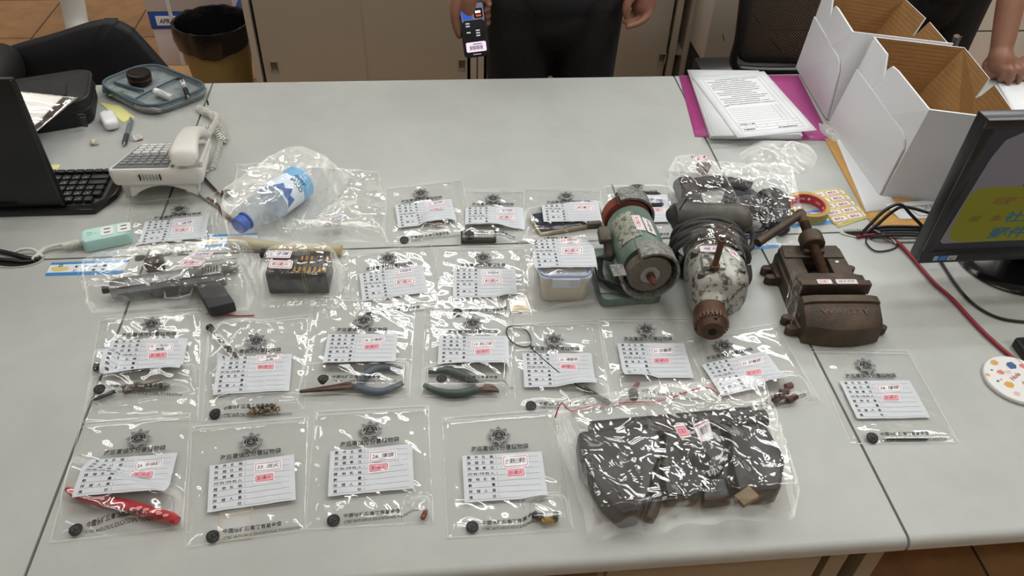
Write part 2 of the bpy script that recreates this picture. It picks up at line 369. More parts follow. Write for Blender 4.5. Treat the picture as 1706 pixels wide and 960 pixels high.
def smooth(x): x = max(0, min(1, x)); return x*x*(3-2*x)
class Surf:
    """Height of a bag's upper sheet above the desk at any x, y."""
    def __init__(s, quad, z0, amp, bumps, seed, waves=20, edge=.016, puff=.0015):
        s.q = [V((p.x, p.y)) for p in quad]; s.z0 = z0; s.amp = amp; s.b = bumps; s.sd = seed*7.31; s.w = waves; s.edge = edge; s.puff = puff
        s.ed = []
        for i in range(4):
            a, b = s.q[i], s.q[(i+1) % 4]; d = (b-a).normalized(); s.ed.append((a, V((d.y, -d.x))))
        c = sum(s.q, V((0, 0)))/4
        if s.ed[0][1].dot(c-s.ed[0][0]) < 0: s.ed = [(a, -n) for a, n in s.ed]
    def h(s, x, y):
        p = V((x, y)); e = smooth(min(n.dot(p-a) for a, n in s.ed)/s.edge)
        sd = s.sd
        n1 = noise.noise(V((x*s.w+sd, y*s.w, sd))); n2 = 1-abs(noise.noise(V(((x+y)*s.w*1.3, (y-x)*s.w*.5+sd, 3.1))))*2
        n3 = noise.noise(V((x*s.w*3, y*s.w*3, sd+9)))
        lift = s.amp*(.75+.6*n1+.5*n2*n2+.25*n3)
        top = 0
        for cx, cy, ca, sa, rx, ry, hh, fall in s.b:
            dx, dy = x-cx, y-cy; u, v = abs(dx*ca+dy*sa)/rx, abs(dy*ca-dx*sa)/ry
            d = (u**4+v**4)**.25
            k = 1-smooth((d-1.0)*min(rx, ry)/fall)
            if k*hh > top: top = k*hh
        e2 = smooth(min(n.dot(p-a) for a, n in s.ed)/(s.edge*.6))
        return s.z0 + .0003 + e*(s.puff+max(0, lift)) + e2*top
    def film(s, root, m, step=.0032, wob=.0):
        q = s.q; W = ((q[1]-q[0]).length+(q[2]-q[3]).length)/2; H = ((q[3]-q[0]).length+(q[2]-q[1]).length)/2
        nu, nv = int(W/step), int(H/step)
        def xy(u, v):
            a = q[0].lerp(q[1], u); b = q[3].lerp(q[2], u); p = a.lerp(b, v)
            if wob:
                k = 4*max((u-.5)**2, (v-.5)**2); n = noise.noise(V((p.x*18, p.y*18, s.sd))); c = V((.5*(q[0].x+q[2].x), .5*(q[0].y+q[2].y)))
                p = p + (p-c).normalized()*wob*n*k
            return p
        mb = MB()
        def top(u, v): p = xy(u, v); return V((p.x, p.y, T+s.h(p.x, p.y)))
        def bot(u, v): p = xy(u, v); return V((p.x, p.y, T+s.z0))
        a = mb.grid(top, nu, nv); mb.mi = 1; b = mb.grid(bot, nu, nv); mb.mi = 0; bm = mb.bm
        for i in range(nu):
            bm.faces.new((a[0][i], b[0][i], b[0][i+1], a[0][i+1])); bm.faces.new((a[nv][i+1], b[nv][i+1], b[nv][i], a[nv][i]))
        for j in range(nv):
            bm.faces.new((a[j+1][0], b[j+1][0], b[j][0], a[j][0])); bm.faces.new((a[j][nu], b[j][nu], b[j+1][nu], a[j+1][nu]))
        return mb.build('film', [m, back_m], root, 180)
    def on(s, fn, lift):
        def g(x, y):
            p = fn(x, y); return V((p[0], p[1], T+s.h(p[0], p[1])+lift))
        return g
def bump(px, py, rx, ry, hgt, ang=0, fall=.02, lift=0):
    p = P(px, py, lift); return (p.x, p.y, cos(ang), sin(ang), rx+.004, ry+.004, hgt+.0022, fall)

# the printed matter every bag of this kind carries, in millimetres from the write-on panel's upper left corner
FORM = P2()
HX = (7, 18.7, 29.4, 41.2)
for i, row in enumerate(('案件名稱', '採證日期', '採證單位', None, '證物名稱', '數量', '採證人員', '備註')):
    y = 6.3+9.8*i
    if row is None: FORM.text('所有/持有人', 7, y, 5.2, 40)
    elif len(row) == 2: FORM.spread(row, (HX[0], HX[3]), y, 5.6, .012)
    else: FORM.spread(row, HX, y, 5.6, .012)
    FORM.disc(50.5, y-3.2, .5, n=6).disc(50.5, y-.9, .5, n=6)
    FORM.line(6, y+1.7, 114, y+1.7, .3, 14)
HEAD = P2(); HEAD.text('海巡署偵防分署證物袋', 14, -7.5, 10, 88, .02)
FOOT = P2(); FOOT.text('中國信託反毒教育基金會', 23, 117.5, 7, 78, .02); FOOT.text('CTBC ANTI-DRUG EDUCATIONAL FOUNDATION', 23, 125.5, 5, 104, .012)
LOGO = P2(); LOGO.disc(9, 119, 9); LOGO.mi = 1; LOGO.lz = 1
for a0, r in ((.3, 6.4), (2.2, 4.6), (3.6, 6), (5, 3)):
    pts = [(9+r*cos(a0+k*.25), 119+r*.7*sin(a0+k*.25)) for k in range(6)]
    for a, b in zip(pts, pts[1:]): LOGO.line(*a, *b, .5)
EMBL = P2()
st = [((19 if k % 2 == 0 else 13.2)*sin(pi*k/8), -(19 if k % 2 == 0 else 13.2)*cos(pi*k/8)) for k in range(16)]
EC = (58.6, -34)
S_ = lambda k: [(EC[0]+x*k, EC[1]+y*k) for x, y in st]
EMBL.fan(S_(1)); EMBL.mi = 1; EMBL.lz = 1; EMBL.ring(S_(.93), S_(.9)); EMBL.disc(*EC, 11.6, 10.9); EMBL.mi = 2; EMBL.disc(*EC, 10.9); EMBL.lz = 2
EMBL.mi = 1; EMBL.disc(*EC, 7.6, 7.3)
for k, ch in enumerate('TAIWAN'):
    a = (k-2.5)*.36; EMBL.text(ch, EC[0]+8.1*sin(a)-.8*cos(a), EC[1]-8.1*cos(a)-.8*sin(a), 2.2, rot=a)
for k, ch in enumerate('COAST'):
    a = (k-2)*-.34; EMBL.text(ch, EC[0]+10.1*sin(a)-.7*cos(a), EC[1]+10.1*cos(a)+.7*sin(a), 2.2, rot=-a)
for s in (-1, 1):
    EMBL.poly([(EC[0]+s*9.8, EC[1]+3), (EC[0]+s*7.6, EC[1]+2.4), (EC[0]+s*7.4, EC[1]+4), (EC[0]+s*9.4, EC[1]+4.8)])
EMBL.mi = 0
EMBL.poly([(EC[0]-4.6, EC[1]+.5), (EC[0]+4.6, EC[1]+.5), (EC[0]+2.4, EC[1]+3), (EC[0]-2.4, EC[1]+3)]); EMBL.disc(EC[0], EC[1]-2.2, 1.7, n=10); EMBL.line(EC[0], EC[1]-5, EC[0], EC[1]+2, .9); EMBL.disc(EC[0], EC[1]-5, .7, n=6)

def bil(q):
    return lambda x, y, W, H: (q[0].lerp(q[1], x/W)).lerp(q[3].lerp(q[2], x/W), y/H)
def sticker(root, name, place, quad, text, ink, fill, W=38., H=15., two=None, shape_h=0.0):
    """A red-bordered sticker whose corners lie at four photo points; place(fn, lift) drops it on a surface."""
    q = [V(p[:2]) for p in quad]; f = bil(q); fn = lambda x, y: f(x, y, W, H)
    n = P2(); out = rrect(0, 0, W, H, 2.2); n.fan(out)
    o = n.build(name, stick_m, root, place(fn, .0007))
    pr = P2(); pr.ring(rrect(1.6, 1.6, W-1.6, H-1.6, 1.8), rrect(2.3, 2.3, W-2.3, H-2.3, 1.4))
    mats = [red_m, ink]
    if fill:
        k = 2 if fill == 'pink' else 3; pr.mi = 2
        a, b = (2.4, W-2.4) if fill == 'pink' else (W*.3, W*.68)
        pr.fan(rrect(a, 2.4, b, H-2.4, 1.2)); mats.append(pinkfill_m if fill == 'pink' else palepink_m)
    pr.build('border', mats, o, place(fn, .0009))
    wr = P2(); h = H*.46
    rows = text.split('\n'); hh = h if len(rows) == 1 else h*.68
    for i, r_ in enumerate(rows):
        y = H*.68 if len(rows) == 1 else (H*.5 + i*H*.36)
        wr.text(r_, 4.2 + i*W*.25, y, hh, (W-9)*(1 if len(rows) == 1 else (.92 if i == 0 else .4)), 0, .18, -.03)
    wr.build('handwriting', ink, o, place(fn, .0011))
    return o
def bag(label, corners, lab=None, z0=1.0, amp=.0016, bumps=(), num=None, name='彭達火', wq=None, pq=None, fill='pink', ink=None, waves=20, lh=.003, crumple=False,
        kind='evidence_bag', zip_=None, wob=0, puff=.0015, edge=.016, group='printed evidence bags on the desks', foot=True, step=.0032, head=True, seams=True):
    quad = [P(*c) for c in corners]
    c = sum(quad, V((0, 0, 0)))/4; z0 *= .001
    root = thing(kind, label, 'evidence bag', (c.x, c.y, T+z0), group)
    bag.n += 1; s = Surf(quad, z0, amp, list(bumps), bag.n, waves, edge, puff)
    s.film(root, crease_m if crumple == 2 else crump_m if crumple else film_m, step, wob)
    fq = bil([V(p[:2]) for p in quad])
    if seams:
        sm = P2()
        for a in ((.6, .5, .6, 99.5), (99.4, .5, 99.4, 99.5), (.5, 99.4, 99.5, 99.4), (.5, 4.2, 99.5, 4.2), (.5, 5.4, 99.5, 5.4), (.5, .5, 99.5, .5)): sm.line(*a, .55, 30)
        sm.build('seal_seam', seam_m, root, s.on(lambda x, y: fq(x, y, 100, 100), .0003))
    if zip_:
        pts = [P(*p) for p in zip_]; pts = spline([V((p.x, p.y, T+s.h(p.x, p.y)+.001)) for p in pts], 6)
        for p in pts: p.z = T+s.h(p.x, p.y)+.0012
        MB().tube(pts, .0011, 6).build('zip_strip', zipred_m, root)
    if lab:
        tl, tr, bl = [P(*p, lh).to_2d() for p in lab]
        if lab is not None:
            ex = (tr-tl)/121; ey = (bl-tl)/80
            rx = (ex.normalized() + V((-ey.y, ey.x)).normalized()).normalized()/1000; ry = V((rx.y, -rx.x))
            ex = ex.lerp(rx, .35); ey = ey.lerp(ry, .5); o = (tr+bl)/2 - ex*60.5 - ey*40
        fn = lambda x, y: o+ex*x+ey*y
        m = MB(); g = s.on(fn, .0003); m.grid(lambda u, v: g(u*121, v*80), 24, 16); m.build('write_on_panel', panel_m, root, 180)
        FORM.build('form_lettering', print_m, root, s.on(fn, .0005))
        if head: HEAD.build('heading', print_m, root, s.on(fn, .0004)); EMBL.build('emblem', [star_m, staredge_m, print_m], root, s.on(fn, .0006))
        if foot: LOGO.build('foundation_logo', [print_m, star_m], root, s.on(fn, .0006)); FOOT.build('foundation_lettering', print_m, root, s.on(fn, .0006))
    if wq: sticker(root, 'number_sticker', s.on, [P(*p, lh) for p in wq], num or '', ink or hand_m, None, 40, 17 if fill == 'pink' else 14)
    if pq: sticker(root, 'name_sticker', s.on, [P(*p, lh) for p in pq], name, redhand_m, fill, 32, 13)
    return s
bag.n = 0
# far row
S0 = bag('evidence bag with a rod poking out past its corner, beside the teal power strip', [(216, 337), (374, 322), (360, 420), (205, 421)], [(242, 374), (353, 362), (229, 409)],
    1.0, .0035, [bump(372, 345, .012, .05, .006)], '5. 通條', wq=[(289, 373), (325, 369), (324, 377), (290, 380)], pq=[(286, 382), (322, 379.5), (322, 388), (288, 391)], fill='pale', ink=bluehand_m)
S2 = bag('evidence bag holding a few brown fragments, far row left of the pocket scale', [(643, 313), (769, 298), (790, 391), (641, 410)], [(659, 343.6), (752.4, 332), (663, 381)],
    1.0, .0022, [bump(730, 372, .016, .014, .006)], '10. 碎屑', wq=[(707.7, 338), (740, 334), (740, 341), (710, 346)], pq=[(710, 350), (743, 343.6), (743.5, 349), (711, 355)], fill='pale', ink=bluehand_m, lh=.004)
S3 = bag('evidence bag holding the silver and black pocket scale', [(774, 316.6), (873.5, 317), (875, 412), (764, 412)], [(775.4, 348), (871.6, 347.7), (774.6, 381)],
    1.4, .0015, [bump(796, 398, .038, .017, .014)], '11. 電子磅秤', wq=[(827, 349), (857, 349), (857.5, 357), (827.4, 356.6)], pq=[(827.7, 359), (859, 360.4), (859, 369), (827.7, 367)], fill='pale', ink=bluehand_m)
S4 = bag('evidence bag holding a smartphone with a gold edge, behind the clear food box', [(873.7, 312.5), (1001, 316.6), (1012, 402), (868, 402)], [(901, 341), (995, 340), (905.4, 374.8)],
    1.0, .0018, [bump(950, 368, .075, .033, .011, .12)], '手機', wq=[(955.5, 337.7), (986.7, 338), (987, 347), (955.5, 346)], pq=[(956.4, 349), (988, 349), (989, 358), (957, 357)], fill='pale', ink=bluehand_m, lh=.008, foot=False)
S5 = bag('evidence bag behind the green bench grinder, holding a black phone', [(999, 311), (1122, 309.7), (1150, 388), (1000, 394)], [(1024, 331.6), (1108, 330), (1036, 371)],
    1.0, .0018, [bump(1062, 330, .05, .022, .009)], '手機', wq=[(1075, 334), (1106, 336), (1108, 344), (1077, 342)], pq=[(1078, 345), (1110, 347), (1112, 355), (1080, 353)], fill='pale', ink=bluehand_m, lh=.006)
# second row
S9 = bag('flat evidence bag lying between the black cartridge block and the bag with yellow powder', [(578, 425), (718, 405), (744, 512), (588, 531)], [(599, 458), (704.5, 443), (603.5, 503)],
    1.0, .0018, [], '12. 不明粉末', wq=[(654.5, 451), (688.6, 446), (689.5, 456.8), (656, 460.6)], pq=[(656, 467.5), (691, 464), (692, 475), (657, 479)], fill='pale', ink=bluehand_m)
S10 = bag('evidence bag with a small pouch of yellowish powder in its lower corner', [(732, 412.7), (878, 411), (888.6, 528), (706, 529)], [(755.7, 450), (858, 449.3), (755, 496.7)],
    1.4, .0015, [bump(866, 508, .018, .018, .004)], '13. 不明粉末', wq=[(802, 452), (835, 452.5), (835, 462), (802, 462)], pq=[(803, 464), (837, 465), (837, 475.5), (803, 475)], fill='pale', ink=bluehand_m)
S11 = bag('evidence bag pulled over the clear food box with blue lid seal', [(862, 394), (998, 394), (996, 506), (880, 524)], [(885, 403), (982.6, 402), (893, 449.5)],
    1.0, .002, [(.182, .563, cos(-.06), sin(-.06), .0565, .0565, .0715, .010)], '14. 保鮮盒\n(白)', wq=[(932.3, 402.5), (966.8, 401), (967.5, 411), (934, 413)], pq=[(934.8, 416.5), (970.6, 415.7), (970.6, 427.5), (935.5, 429)], fill='pale', ink=redhand_m, lh=.071, step=.0028, edge=.012, foot=False)
# third row
S12 = bag('evidence bag with small grinding tools under its panel, left end of the third row', [(167.8, 528.6), (338, 515), (332, 702), (136, 704)], [(182.7, 566), (313, 565), (170, 629.5)],
    1.0, .0028, [bump(235, 645, .05, .014, .014, .12), bump(160, 612, .016, .014, .014), bump(176, 662, .02, .008, .008, .4)], '16. 小型砂\n輪機', wq=[(245.7, 574.5), (290.4, 574.5), (288, 587), (246, 589)], pq=[(248, 590.5), (281, 588.5), (280, 600), (247, 602)])
S13 = bag('evidence bag with a clear tube of small metal bits at its upper left corner', [(345.4, 543.5), (517, 525), (508, 684), (337, 706)], [(365, 597), (486, 591.7), (355.7, 660)],
    1.2, .0028, [bump(372, 572, .014, .042, .013, -.55+pi/2-pi/2), bump(438, 682, .03, .009, .008)], '17. 鑽頭\n工具', wq=[(426.7, 594), (470, 591.7), (469, 603), (428, 607)], pq=[(428, 609.5), (459, 608), (458, 619), (427, 618.5)])
S14 = bag('evidence bag with long-nose pliers in blue grips', [(524, 494), (695.7, 501), (682.6, 664), (496, 656)], [(546.5, 559), (662.9, 559), (537, 613.6)],
    1.9, .0018, [bump(585, 640, .09, .024, .0125, -.02)], '18. 尖嘴鉗', wq=[(605, 564.4), (642, 563), (640.5, 573), (601.6, 575)], pq=[(606, 576), (635, 574.7), (633, 584), (605, 585.6)])
S15 = bag('evidence bag with side-cutting pliers in green grips', [(706.6, 512), (860, 514), (849, 663), (701, 663)], [(732, 563), (846.7, 563), (729, 613.6)],
    1.9, .0014, [bump(768, 640, .065, .024, .0125, .1)], '19. 斜口鉗', wq=[(785.4, 571), (824.8, 568), (823.7, 581), (785.4, 582)], pq=[(790, 584), (818, 582), (818, 590.7), (792, 593)])
S16 = bag('evidence bag with a wire-handled spiral cleaning brush', [(841, 542.5), (996, 534), (1019, 674), (860, 681)], [(870.6, 591.8), (984, 592), (874.5, 645.5)],
    2.3, .0014, [bump(864, 560, .02, .02, .004), bump(996, 660, .028, .01, .009, -.6)], '20. 通槍條', wq=[(927, 595.7), (965.5, 595.7), (966.6, 607.6), (929.8, 607.6)], pq=[(933, 608.7), (960, 608.7), (960, 619.5), (933, 617.4)])
S17 = bag('evidence bag with one pink mounted grinding point', [(996, 530.6), (1158.6, 531.7), (1185.7, 666), (1026, 675)], [(1028.4, 573.5), (1138, 573.5), (1040.4, 631.4)],
    1.6, .0014, [bump(1058, 645, .016, .012, .007)], '21. 砂輪頭', wq=[(1083.7, 579.4), (1121.7, 578.3), (1123, 592.4), (1084.8, 593.5)], pq=[(1087, 597.8), (1116, 596.8), (1116.7, 607.6), (1088, 607.6)])
S18 = bag('evidence bag with four red-brown abrasive plugs', [(1139, 566), (1292, 540), (1367, 672), (1197, 692)], [(1170, 612), (1276, 590), (1200.7, 660)],
    2.6, .0018, [bump(1306, 658, .024, .02, .013)], '22. 砂輪頭', wq=[(1230, 603.5), (1269.4, 596.7), (1271, 608.7), (1233, 616)], pq=[(1238.5, 620.7), (1267.7, 616), (1270.5, 626.6), (1242, 630)])
S24 = bag('evidence bag lying apart on the right desk below the rusty vise', [(1347.8, 581), (1511.6, 584.7), (1598.5, 740), (1417, 742)], [(1398, 636), (1515, 634.5), (1427.5, 699)],
    1.0, .0014, [bump(1515, 730, .03, .006, .0035)], '28. 擋頭', wq=[(1458, 642), (1499.6, 641), (1502, 654), (1463.5, 655)], pq=[(1468.7, 658.5), (1497, 657.8), (1499, 670), (1470, 669.5)])
# near row
S19 = bag('evidence bag with the red hand-held detector, lower left corner', [(136, 705.7), (319.6, 689), (306, 882), (82.8, 907)], [(154, 770), (297, 756.7), (128.6, 845)],
    2.2, .0024, [bump(205, 843, .095, .016, .0185, -.42, .03)], '24. 手偵釘', wq=[(224.8, 773), (273, 767), (272, 780.6), (224.8, 788)], pq=[(222.5, 789), (259, 786.5), (257, 801), (219, 802.5)])
S20 = bag('evidence bag with a thin clear card outlined in tan under its panel', [(320, 712), (515, 696), (509, 885.7), (308, 915)], [(349.7, 777.7), (490, 760), (346.8, 856)],
    2.6, .0022, [], '25. 底火', wq=[(424.6, 775), (471, 769), (470.7, 785), (423.8, 790)], pq=[(424.6, 794), (458, 789), (458, 804), (424, 808)])
S21 = bag('evidence bag with one small copper bullet in the corner', [(523.8, 686.6), (715.6, 676), (723, 872.5), (508, 885)], [(550, 754.7), (687.5, 742), (546, 829.7)],
    1.6, .0024, [bump(706, 857, .008, .008, .009)], '26. 彈頭', wq=[(615.6, 755), (662, 752), (661, 769), (615, 773)], pq=[(614, 775), (648.8, 773), (647, 787.5), (614, 790)])
S22 = bag('evidence bag with three cartridge cases in the corner', [(735, 697), (924, 683), (955.6, 885), (744.7, 899)], [(770, 761), (902, 753), (774, 839.7)],
    1.6, .0014, [bump(915, 862, .016, .013, .016)], '27. 彈殼(已擊發)', wq=[(836, 761.6), (879.7, 759), (880.6, 779), (838, 782)], pq=[(843, 783), (874.4, 781), (876, 796), (843, 798.4)])
# big crumpled bags without print
G2 = 'large crumpled zip bags'
S1 = bag('large crumpled clear bag around the blue-capped water bottle', [(388, 272), (632, 286), (646, 404), (376, 416)], None, .9, .007, [bump(450, 346, .125, .046, .083, radians(55), .03, .03), bump(478, 405, .12, .022, .026, -.1, .03)],
    '4. 寶特瓶', wq=[(543.5, 361), (573, 355.5), (572, 364), (541, 369)], pq=[(536.5, 374.5), (571, 371.5), (570, 381.5), (535, 383.5)], fill='pale', ink=bluehand_m, crumple=2, waves=14, lh=.012, group=G2, kind='zip_bag', wob=.02, step=.0045, seams=False)
S6 = bag('large crumpled clear bag of black holsters and straps behind the electric drill', [(1110, 285), (1314, 301), (1338, 408), (1132, 408)], None, .9, .006, [bump(1160, 335, .05, .09, .046, .1, .02), bump(1215, 312, .1, .035, .034, 0, .02), bump(1290, 345, .05, .085, .046, 0, .02), bump(1255, 376, .06, .035, .038, 0, .02)],
    '8. 槍套', wq=[(1141, 286), (1174, 280), (1178, 284), (1144, 290)], pq=[(1147, 294), (1180, 283), (1184, 291), (1152, 303)], fill='pale', ink=bluehand_m, crumple=True, waves=16, lh=.01, group=G2, kind='zip_bag', wob=.02, step=.0045, seams=False)
S7 = bag('large crumpled clear bag around the grey pistol, left of the black cartridge block', [(135, 440), (426, 410), (424, 520), (150, 524)], None, .9, .007, [bump(295, 475, .15, .05, .042, .1, .022), bump(372, 495, .055, .055, .042, .3, .022), bump(350, 445, .06, .02, .03, .1, .02), bump(258, 440, .025, .02, .026, .1, .02)],
    '1. 改造手槍', wq=[(322, 438), (361, 435.5), (354, 445), (319, 446)], pq=[(309.5, 450), (347, 450), (339, 461), (304, 461)], fill='pale', ink=bluehand_m, crumple=2, waves=14, lh=.03, group=G2, kind='zip_bag', wob=.02, step=.0045, zip_=[(345, 524), (370, 526), (400, 528), (424, 527)], seams=False)
S8 = bag('clear bag wrapped tightly over the black block of cartridges', [(434, 416), (582, 416), (574, 512), (436, 514)], None, 1.2, .0022, [(-.299, .605, .9988, -.05, .061, .041, .0545, .012)],
    '2. 子彈', wq=[(447, 422), (488, 423), (484, 435), (445, 433.5)], pq=[(450, 438), (490, 439), (486, 452.5), (448, 451)], fill='pale', ink=bluehand_m, crumple=True, waves=18, lh=.054, group=G2, kind='zip_bag', wob=.01, step=.0035, seams=False)
S23 = bag('large crumpled clear bag full of black gun parts, at the desk edge', [(918, 692), (1262, 652), (1324, 866), (982, 904)], None, 3.0, .009, [bump(1125, 715, .155, .03, .05, .08, .035), bump(1030, 800, .085, .085, .053, .1, .03), bump(1150, 790, .065, .07, .053, 0, .03), bump(1245, 790, .07, .075, .06, 0, .03)],
    '3. 槍枝零件', wq=[(1150, 722), (1173, 720), (1182, 753), (1162, 756)], pq=[(1118, 722), (1136, 721), (1148, 743), (1130, 747)], crumple=2, waves=12, lh=.045, group=G2, kind='zip_bag', wob=.016, step=.0045, zip_=[(924, 703), (955, 688), (985, 680), (1040, 674), (1110, 672), (1170, 668), (1215, 656), (1250, 650)], seams=False)
# ------------------------------------------------------------------ things inside the bags
rust_m = mat('rusty_iron', '4a3a30', .62, .55, col2='6b4a38', vscale=40, mix=(.35, .7), bump=.25)
brown_m = mat('brown_iron', '40372f', .55, .4, col2='574536', vscale=26, mix=(.4, .65), bump=.3, bscale=260)
gun_m = mat('grey_gunmetal', '8b8c8e', .38, .75, var=.2)
blackm_m = mat('black_metal', '16171a', .4, .1, var=.2)
brass_m = mat('brass', 'b8924e', .35, .7, var=.25); copper_m = mat('copper', '7a4030', .4, .8, var=.2); casing_m = mat('dull_casing', '6f6a5c', .4, .8, var=.2)
def zb(s, k=.0005): return s.z0 + k
def single(mb, name, mat_, label, cat, group=None, smooth_=35):
    return tag(mb.build(name, mat_, smooth=smooth_), label, cat, group)
# rod with an eye
z = zb(S0)
t = MB(); t.tube(spline([P(346, 330, .004), P(362, 341, .004), P(371, 356, .004), P(384, 366, .004), P(398, 374, .004)], 6), .0028, 8)
t.tube(spline([P(340, 296, .005), P(352, 309, .005), P(364, 322, .006)], 6), .0028, 8)
c = P(376.5, 322, .005)
t.tube([c+V((cos(a)*.0085, sin(a)*.0085, 0)) for a in [2*pi*i/20 for i in range(20)]], .0032, 8, closed=True)
single(t, 'cleaning_rod', rust_m, 'thin brown metal rod with a small ring eye, below the right end of the telephone', 'rod')
# brown fragments
rnd = random.Random(3)
for i, (x, y) in enumerate(((724, 372), (730, 367), (736, 372), (731, 377), (741, 368))):
    m = MB(); c = P(x, y, 0); r = .005+.002*rnd.random()
    m.sph(c+V((0, 0, T*0+S2.z0+r*.62)), (r*1.2, r, r*.55), seg=10, rings=6)
    for v in m.bm.verts: v.co += V((noise.noise(v.co*420), noise.noise(v.co*420+V((3, 1, 2))), 0))*.0025
    single(m, 'brown_fragment', mat('brown_bits', '7a5f4a', .8, var=.3, vscale=300), 'small brown fragment in the loose pile inside the evidence bag left of the scale', 'fragment', 'brown fragments in one bag')
# pocket scale
a, b = P(767, 410, .0), P(827, 409, .0); M_ = frame(P(797, 398, S3.z0+.0005), b-a)
t = thing('pocket_scale', 'small black pocket scale with silver weighing plate', 'scale', M_.translation)
m = MB(); m.prism(rrect(-.035, -.015, .035, .015, .004), 0, .011, M_, bev=.0012); m.build('body', black_m, t)
m = MB(); m.prism(rrect(-.008, -.011, .031, .013, .002), .0112, .0124, M_); m.build('weighing_plate', mat('brushed_plate', '8b8680', .35, .6), t)
m = MB(); m.prism(rrect(-.031, .002, -.012, .012, .001), .0112, .0118, M_); m.build('display', mat('grey_display', '6f7a78', .3), t)
for i in range(3): MB().prism(rrect(-.031+.0068*i, -.009, -.026+.0068*i, -.003, .001), .0112, .012, M_).build('button', mat('scale_button', '9aa3ab', .5), t)
# phones
def phone(label, M_, L_, W_, glass, rim, th=.009):
    t = thing('smartphone', label, 'smartphone', M_.translation)
    m = MB(); m.prism(rrect(-L_/2, -W_/2, L_/2, W_/2, .009, 6), 0, th, M_, bev=.0018); m.build('frame', rim, t)
    m = MB(); m.prism(rrect(-L_/2+.003, -W_/2+.003, L_/2-.003, W_/2-.003, .007, 6), th+.0001, th+.0006, M_); m.build('screen', glass, t)
    return t
glass_m = mat('dark_glass', '1e2229', .12, spec=.6)
a, b = P(893, 375, .0), P(1003, 356, .0)
phone('phone with gold edge and dark glass, half under the white panel behind the food box', frame(P(947, 369, S4.z0+.0006), b-a), .15, .068, mat('navy_glass', '2c3140', .15, spec=.6), mat('gold_edge', 'a3967c', .3, .6))
a, b = P(1031, 331), P(1100, 331)
phone('black phone peeking out behind the top of the green grinder', frame(P(1064, 336, S5.z0+.0006), b-a), .1, .05, glass_m, black_m)
# powder pouch
z = S10.z0+.0006
q = [P(846, 494, z), P(876, 491, z), P(886, 520, z), P(852, 523, z)]
f_ = lambda u, v: (q[0].lerp(q[1], u)).lerp(q[3].lerp(q[2], u), v)
pouch = thing('powder_pouch', 'tiny clear pouch of yellowish powder inside an evidence bag', 'pouch', f_(.5, .5))
m = MB(); m.slab(lambda u, v: f_(u, v)+V((0, 0, .0032*max(0, sin(pi*u)*sin(pi*v))**.5+.0002)), 16, 16, .00012); m.build('pouch_film', film_mat('pouch_film', haze=.1, tint=.96, fres=1, layers=[('ridge', 30, 20, .5, .002)]), pouch, 180)
m = MB(); m.slab(lambda u, v: f_(.12+.76*u, .3+.62*v)+V((0, 0, (.0021*max(0, sin(pi*u)*sin(pi*v))**.6*(.7+.3*noise.noise(V((u*9, v*9, 1))))+.00015))), 18, 18, .0001)
o = m.build('powder', mat('yellow_powder', 'b29b6c', .9, col2='d9cba6', vscale=260, mix=(.3, .65)), pouch); o['kind'] = 'stuff'
# clear food box with blue seal
ang = -.06; c = V((.182, .563, T+S11.z0+.0006)); M_ = MX.Translation(c) @ MX.Rotation(ang, 4, 'Z')
box_m = mat('milky_plastic', 'd8d0bd', .35, alpha=.78); lid_m = mat('lid_plastic', 'dcdcda', .3, alpha=.7); blue_m = mat('blue_seal', '8fa0cf', .4)
t = thing('food_box', 'milky square food box with clear lid and pale blue seal, bag pulled over it', 'food box', c)
m = MB(); rings = []
for zz, k in ((0, .038), (.004, .0405), (.054, .044), (.054, .042), (.006, .0398), (.005, .036)): rings.append([M_ @ V((x, y, zz)) for x, y in rrect(-k, -k, k, k, .012, 5)])
m.ring_loft(rings); m.build('container', box_m, t)
m = MB(); m.prism(rrect(-.0475, -.0475, .0475, .0475, .013, 6), .056, .064, M_, bev=.002); m.build('lid', lid_m, t)
m = MB(); m.tube([M_ @ V((x, y, .0652)) for x, y in rrect(-.0432, -.0432, .0432, .0432, .012, 6)], .0026, 8, closed=True); m.build('seal_ring', blue_m, t)
for dx, dy in ((0, -.0485), (0, .0485), (-.0485, 0), (.0485, 0)):
    m = MB(); m.box((0, 0, 0), (.05 if dx == 0 else .004, .004 if dx == 0 else .05, .02), bev=.0015); m.bm.transform(M_ @ MX.Translation((dx, dy, .053))); m.build('latch', mat('latch_plastic', 'c9ced8', .35, alpha=.85), t)
# S12 small grinding tools
z = zb(S12)
m = MB(); m.tube(spline([P(206, 654, z+.005), P(228, 640, z+.005), P(240, 645, z+.005), P(272, 637, z+.005)], 6), [.004]*10+[.0055]*9, 10)
single(m, 'bent_tool', mat('tan_metal', '7d7264', .4, .6, var=.2), 'bent tan-grey metal tool partly hidden by the white panel, lower left bag of third row', 'tool')
m = MB(); m.cyl(P(205, 646, z+.005), P(276, 643, z+.005), .0042, .005, 14); m.cyl(P(276, 643, z+.005), P(282, 643, z+.005), .0032, .003, 12)
single(m, 'steel_mandrel', steel_m, 'straight grey steel mandrel lying beside the bent tool', 'tool')
m = MB(); c = P(159, 612, z+.006); m.tube([c+V((0, .0065*cos(a), .0052*sin(a)))for a in [2*pi*i/18 for i in range(18)]], .0014, 8, closed=True); m.cyl(c, P(184, 606, z+.006), .005, .0046, 14)
single(m, 'dark_sleeve', dark_m, 'short dark rubber sleeve at the left edge of the third-row bag', 'sleeve')
m = MB(); m.cyl(P(162, 664, z+.004), P(192, 652, z+.004), .0034, .0028, 10); m.cyl(P(156, 667, z+.004), P(162, 664, z+.004), .0016, .003, 10)
single(m, 'drill_bit', blackm_m, 'short black drill bit beside the round foundation mark', 'drill bit')
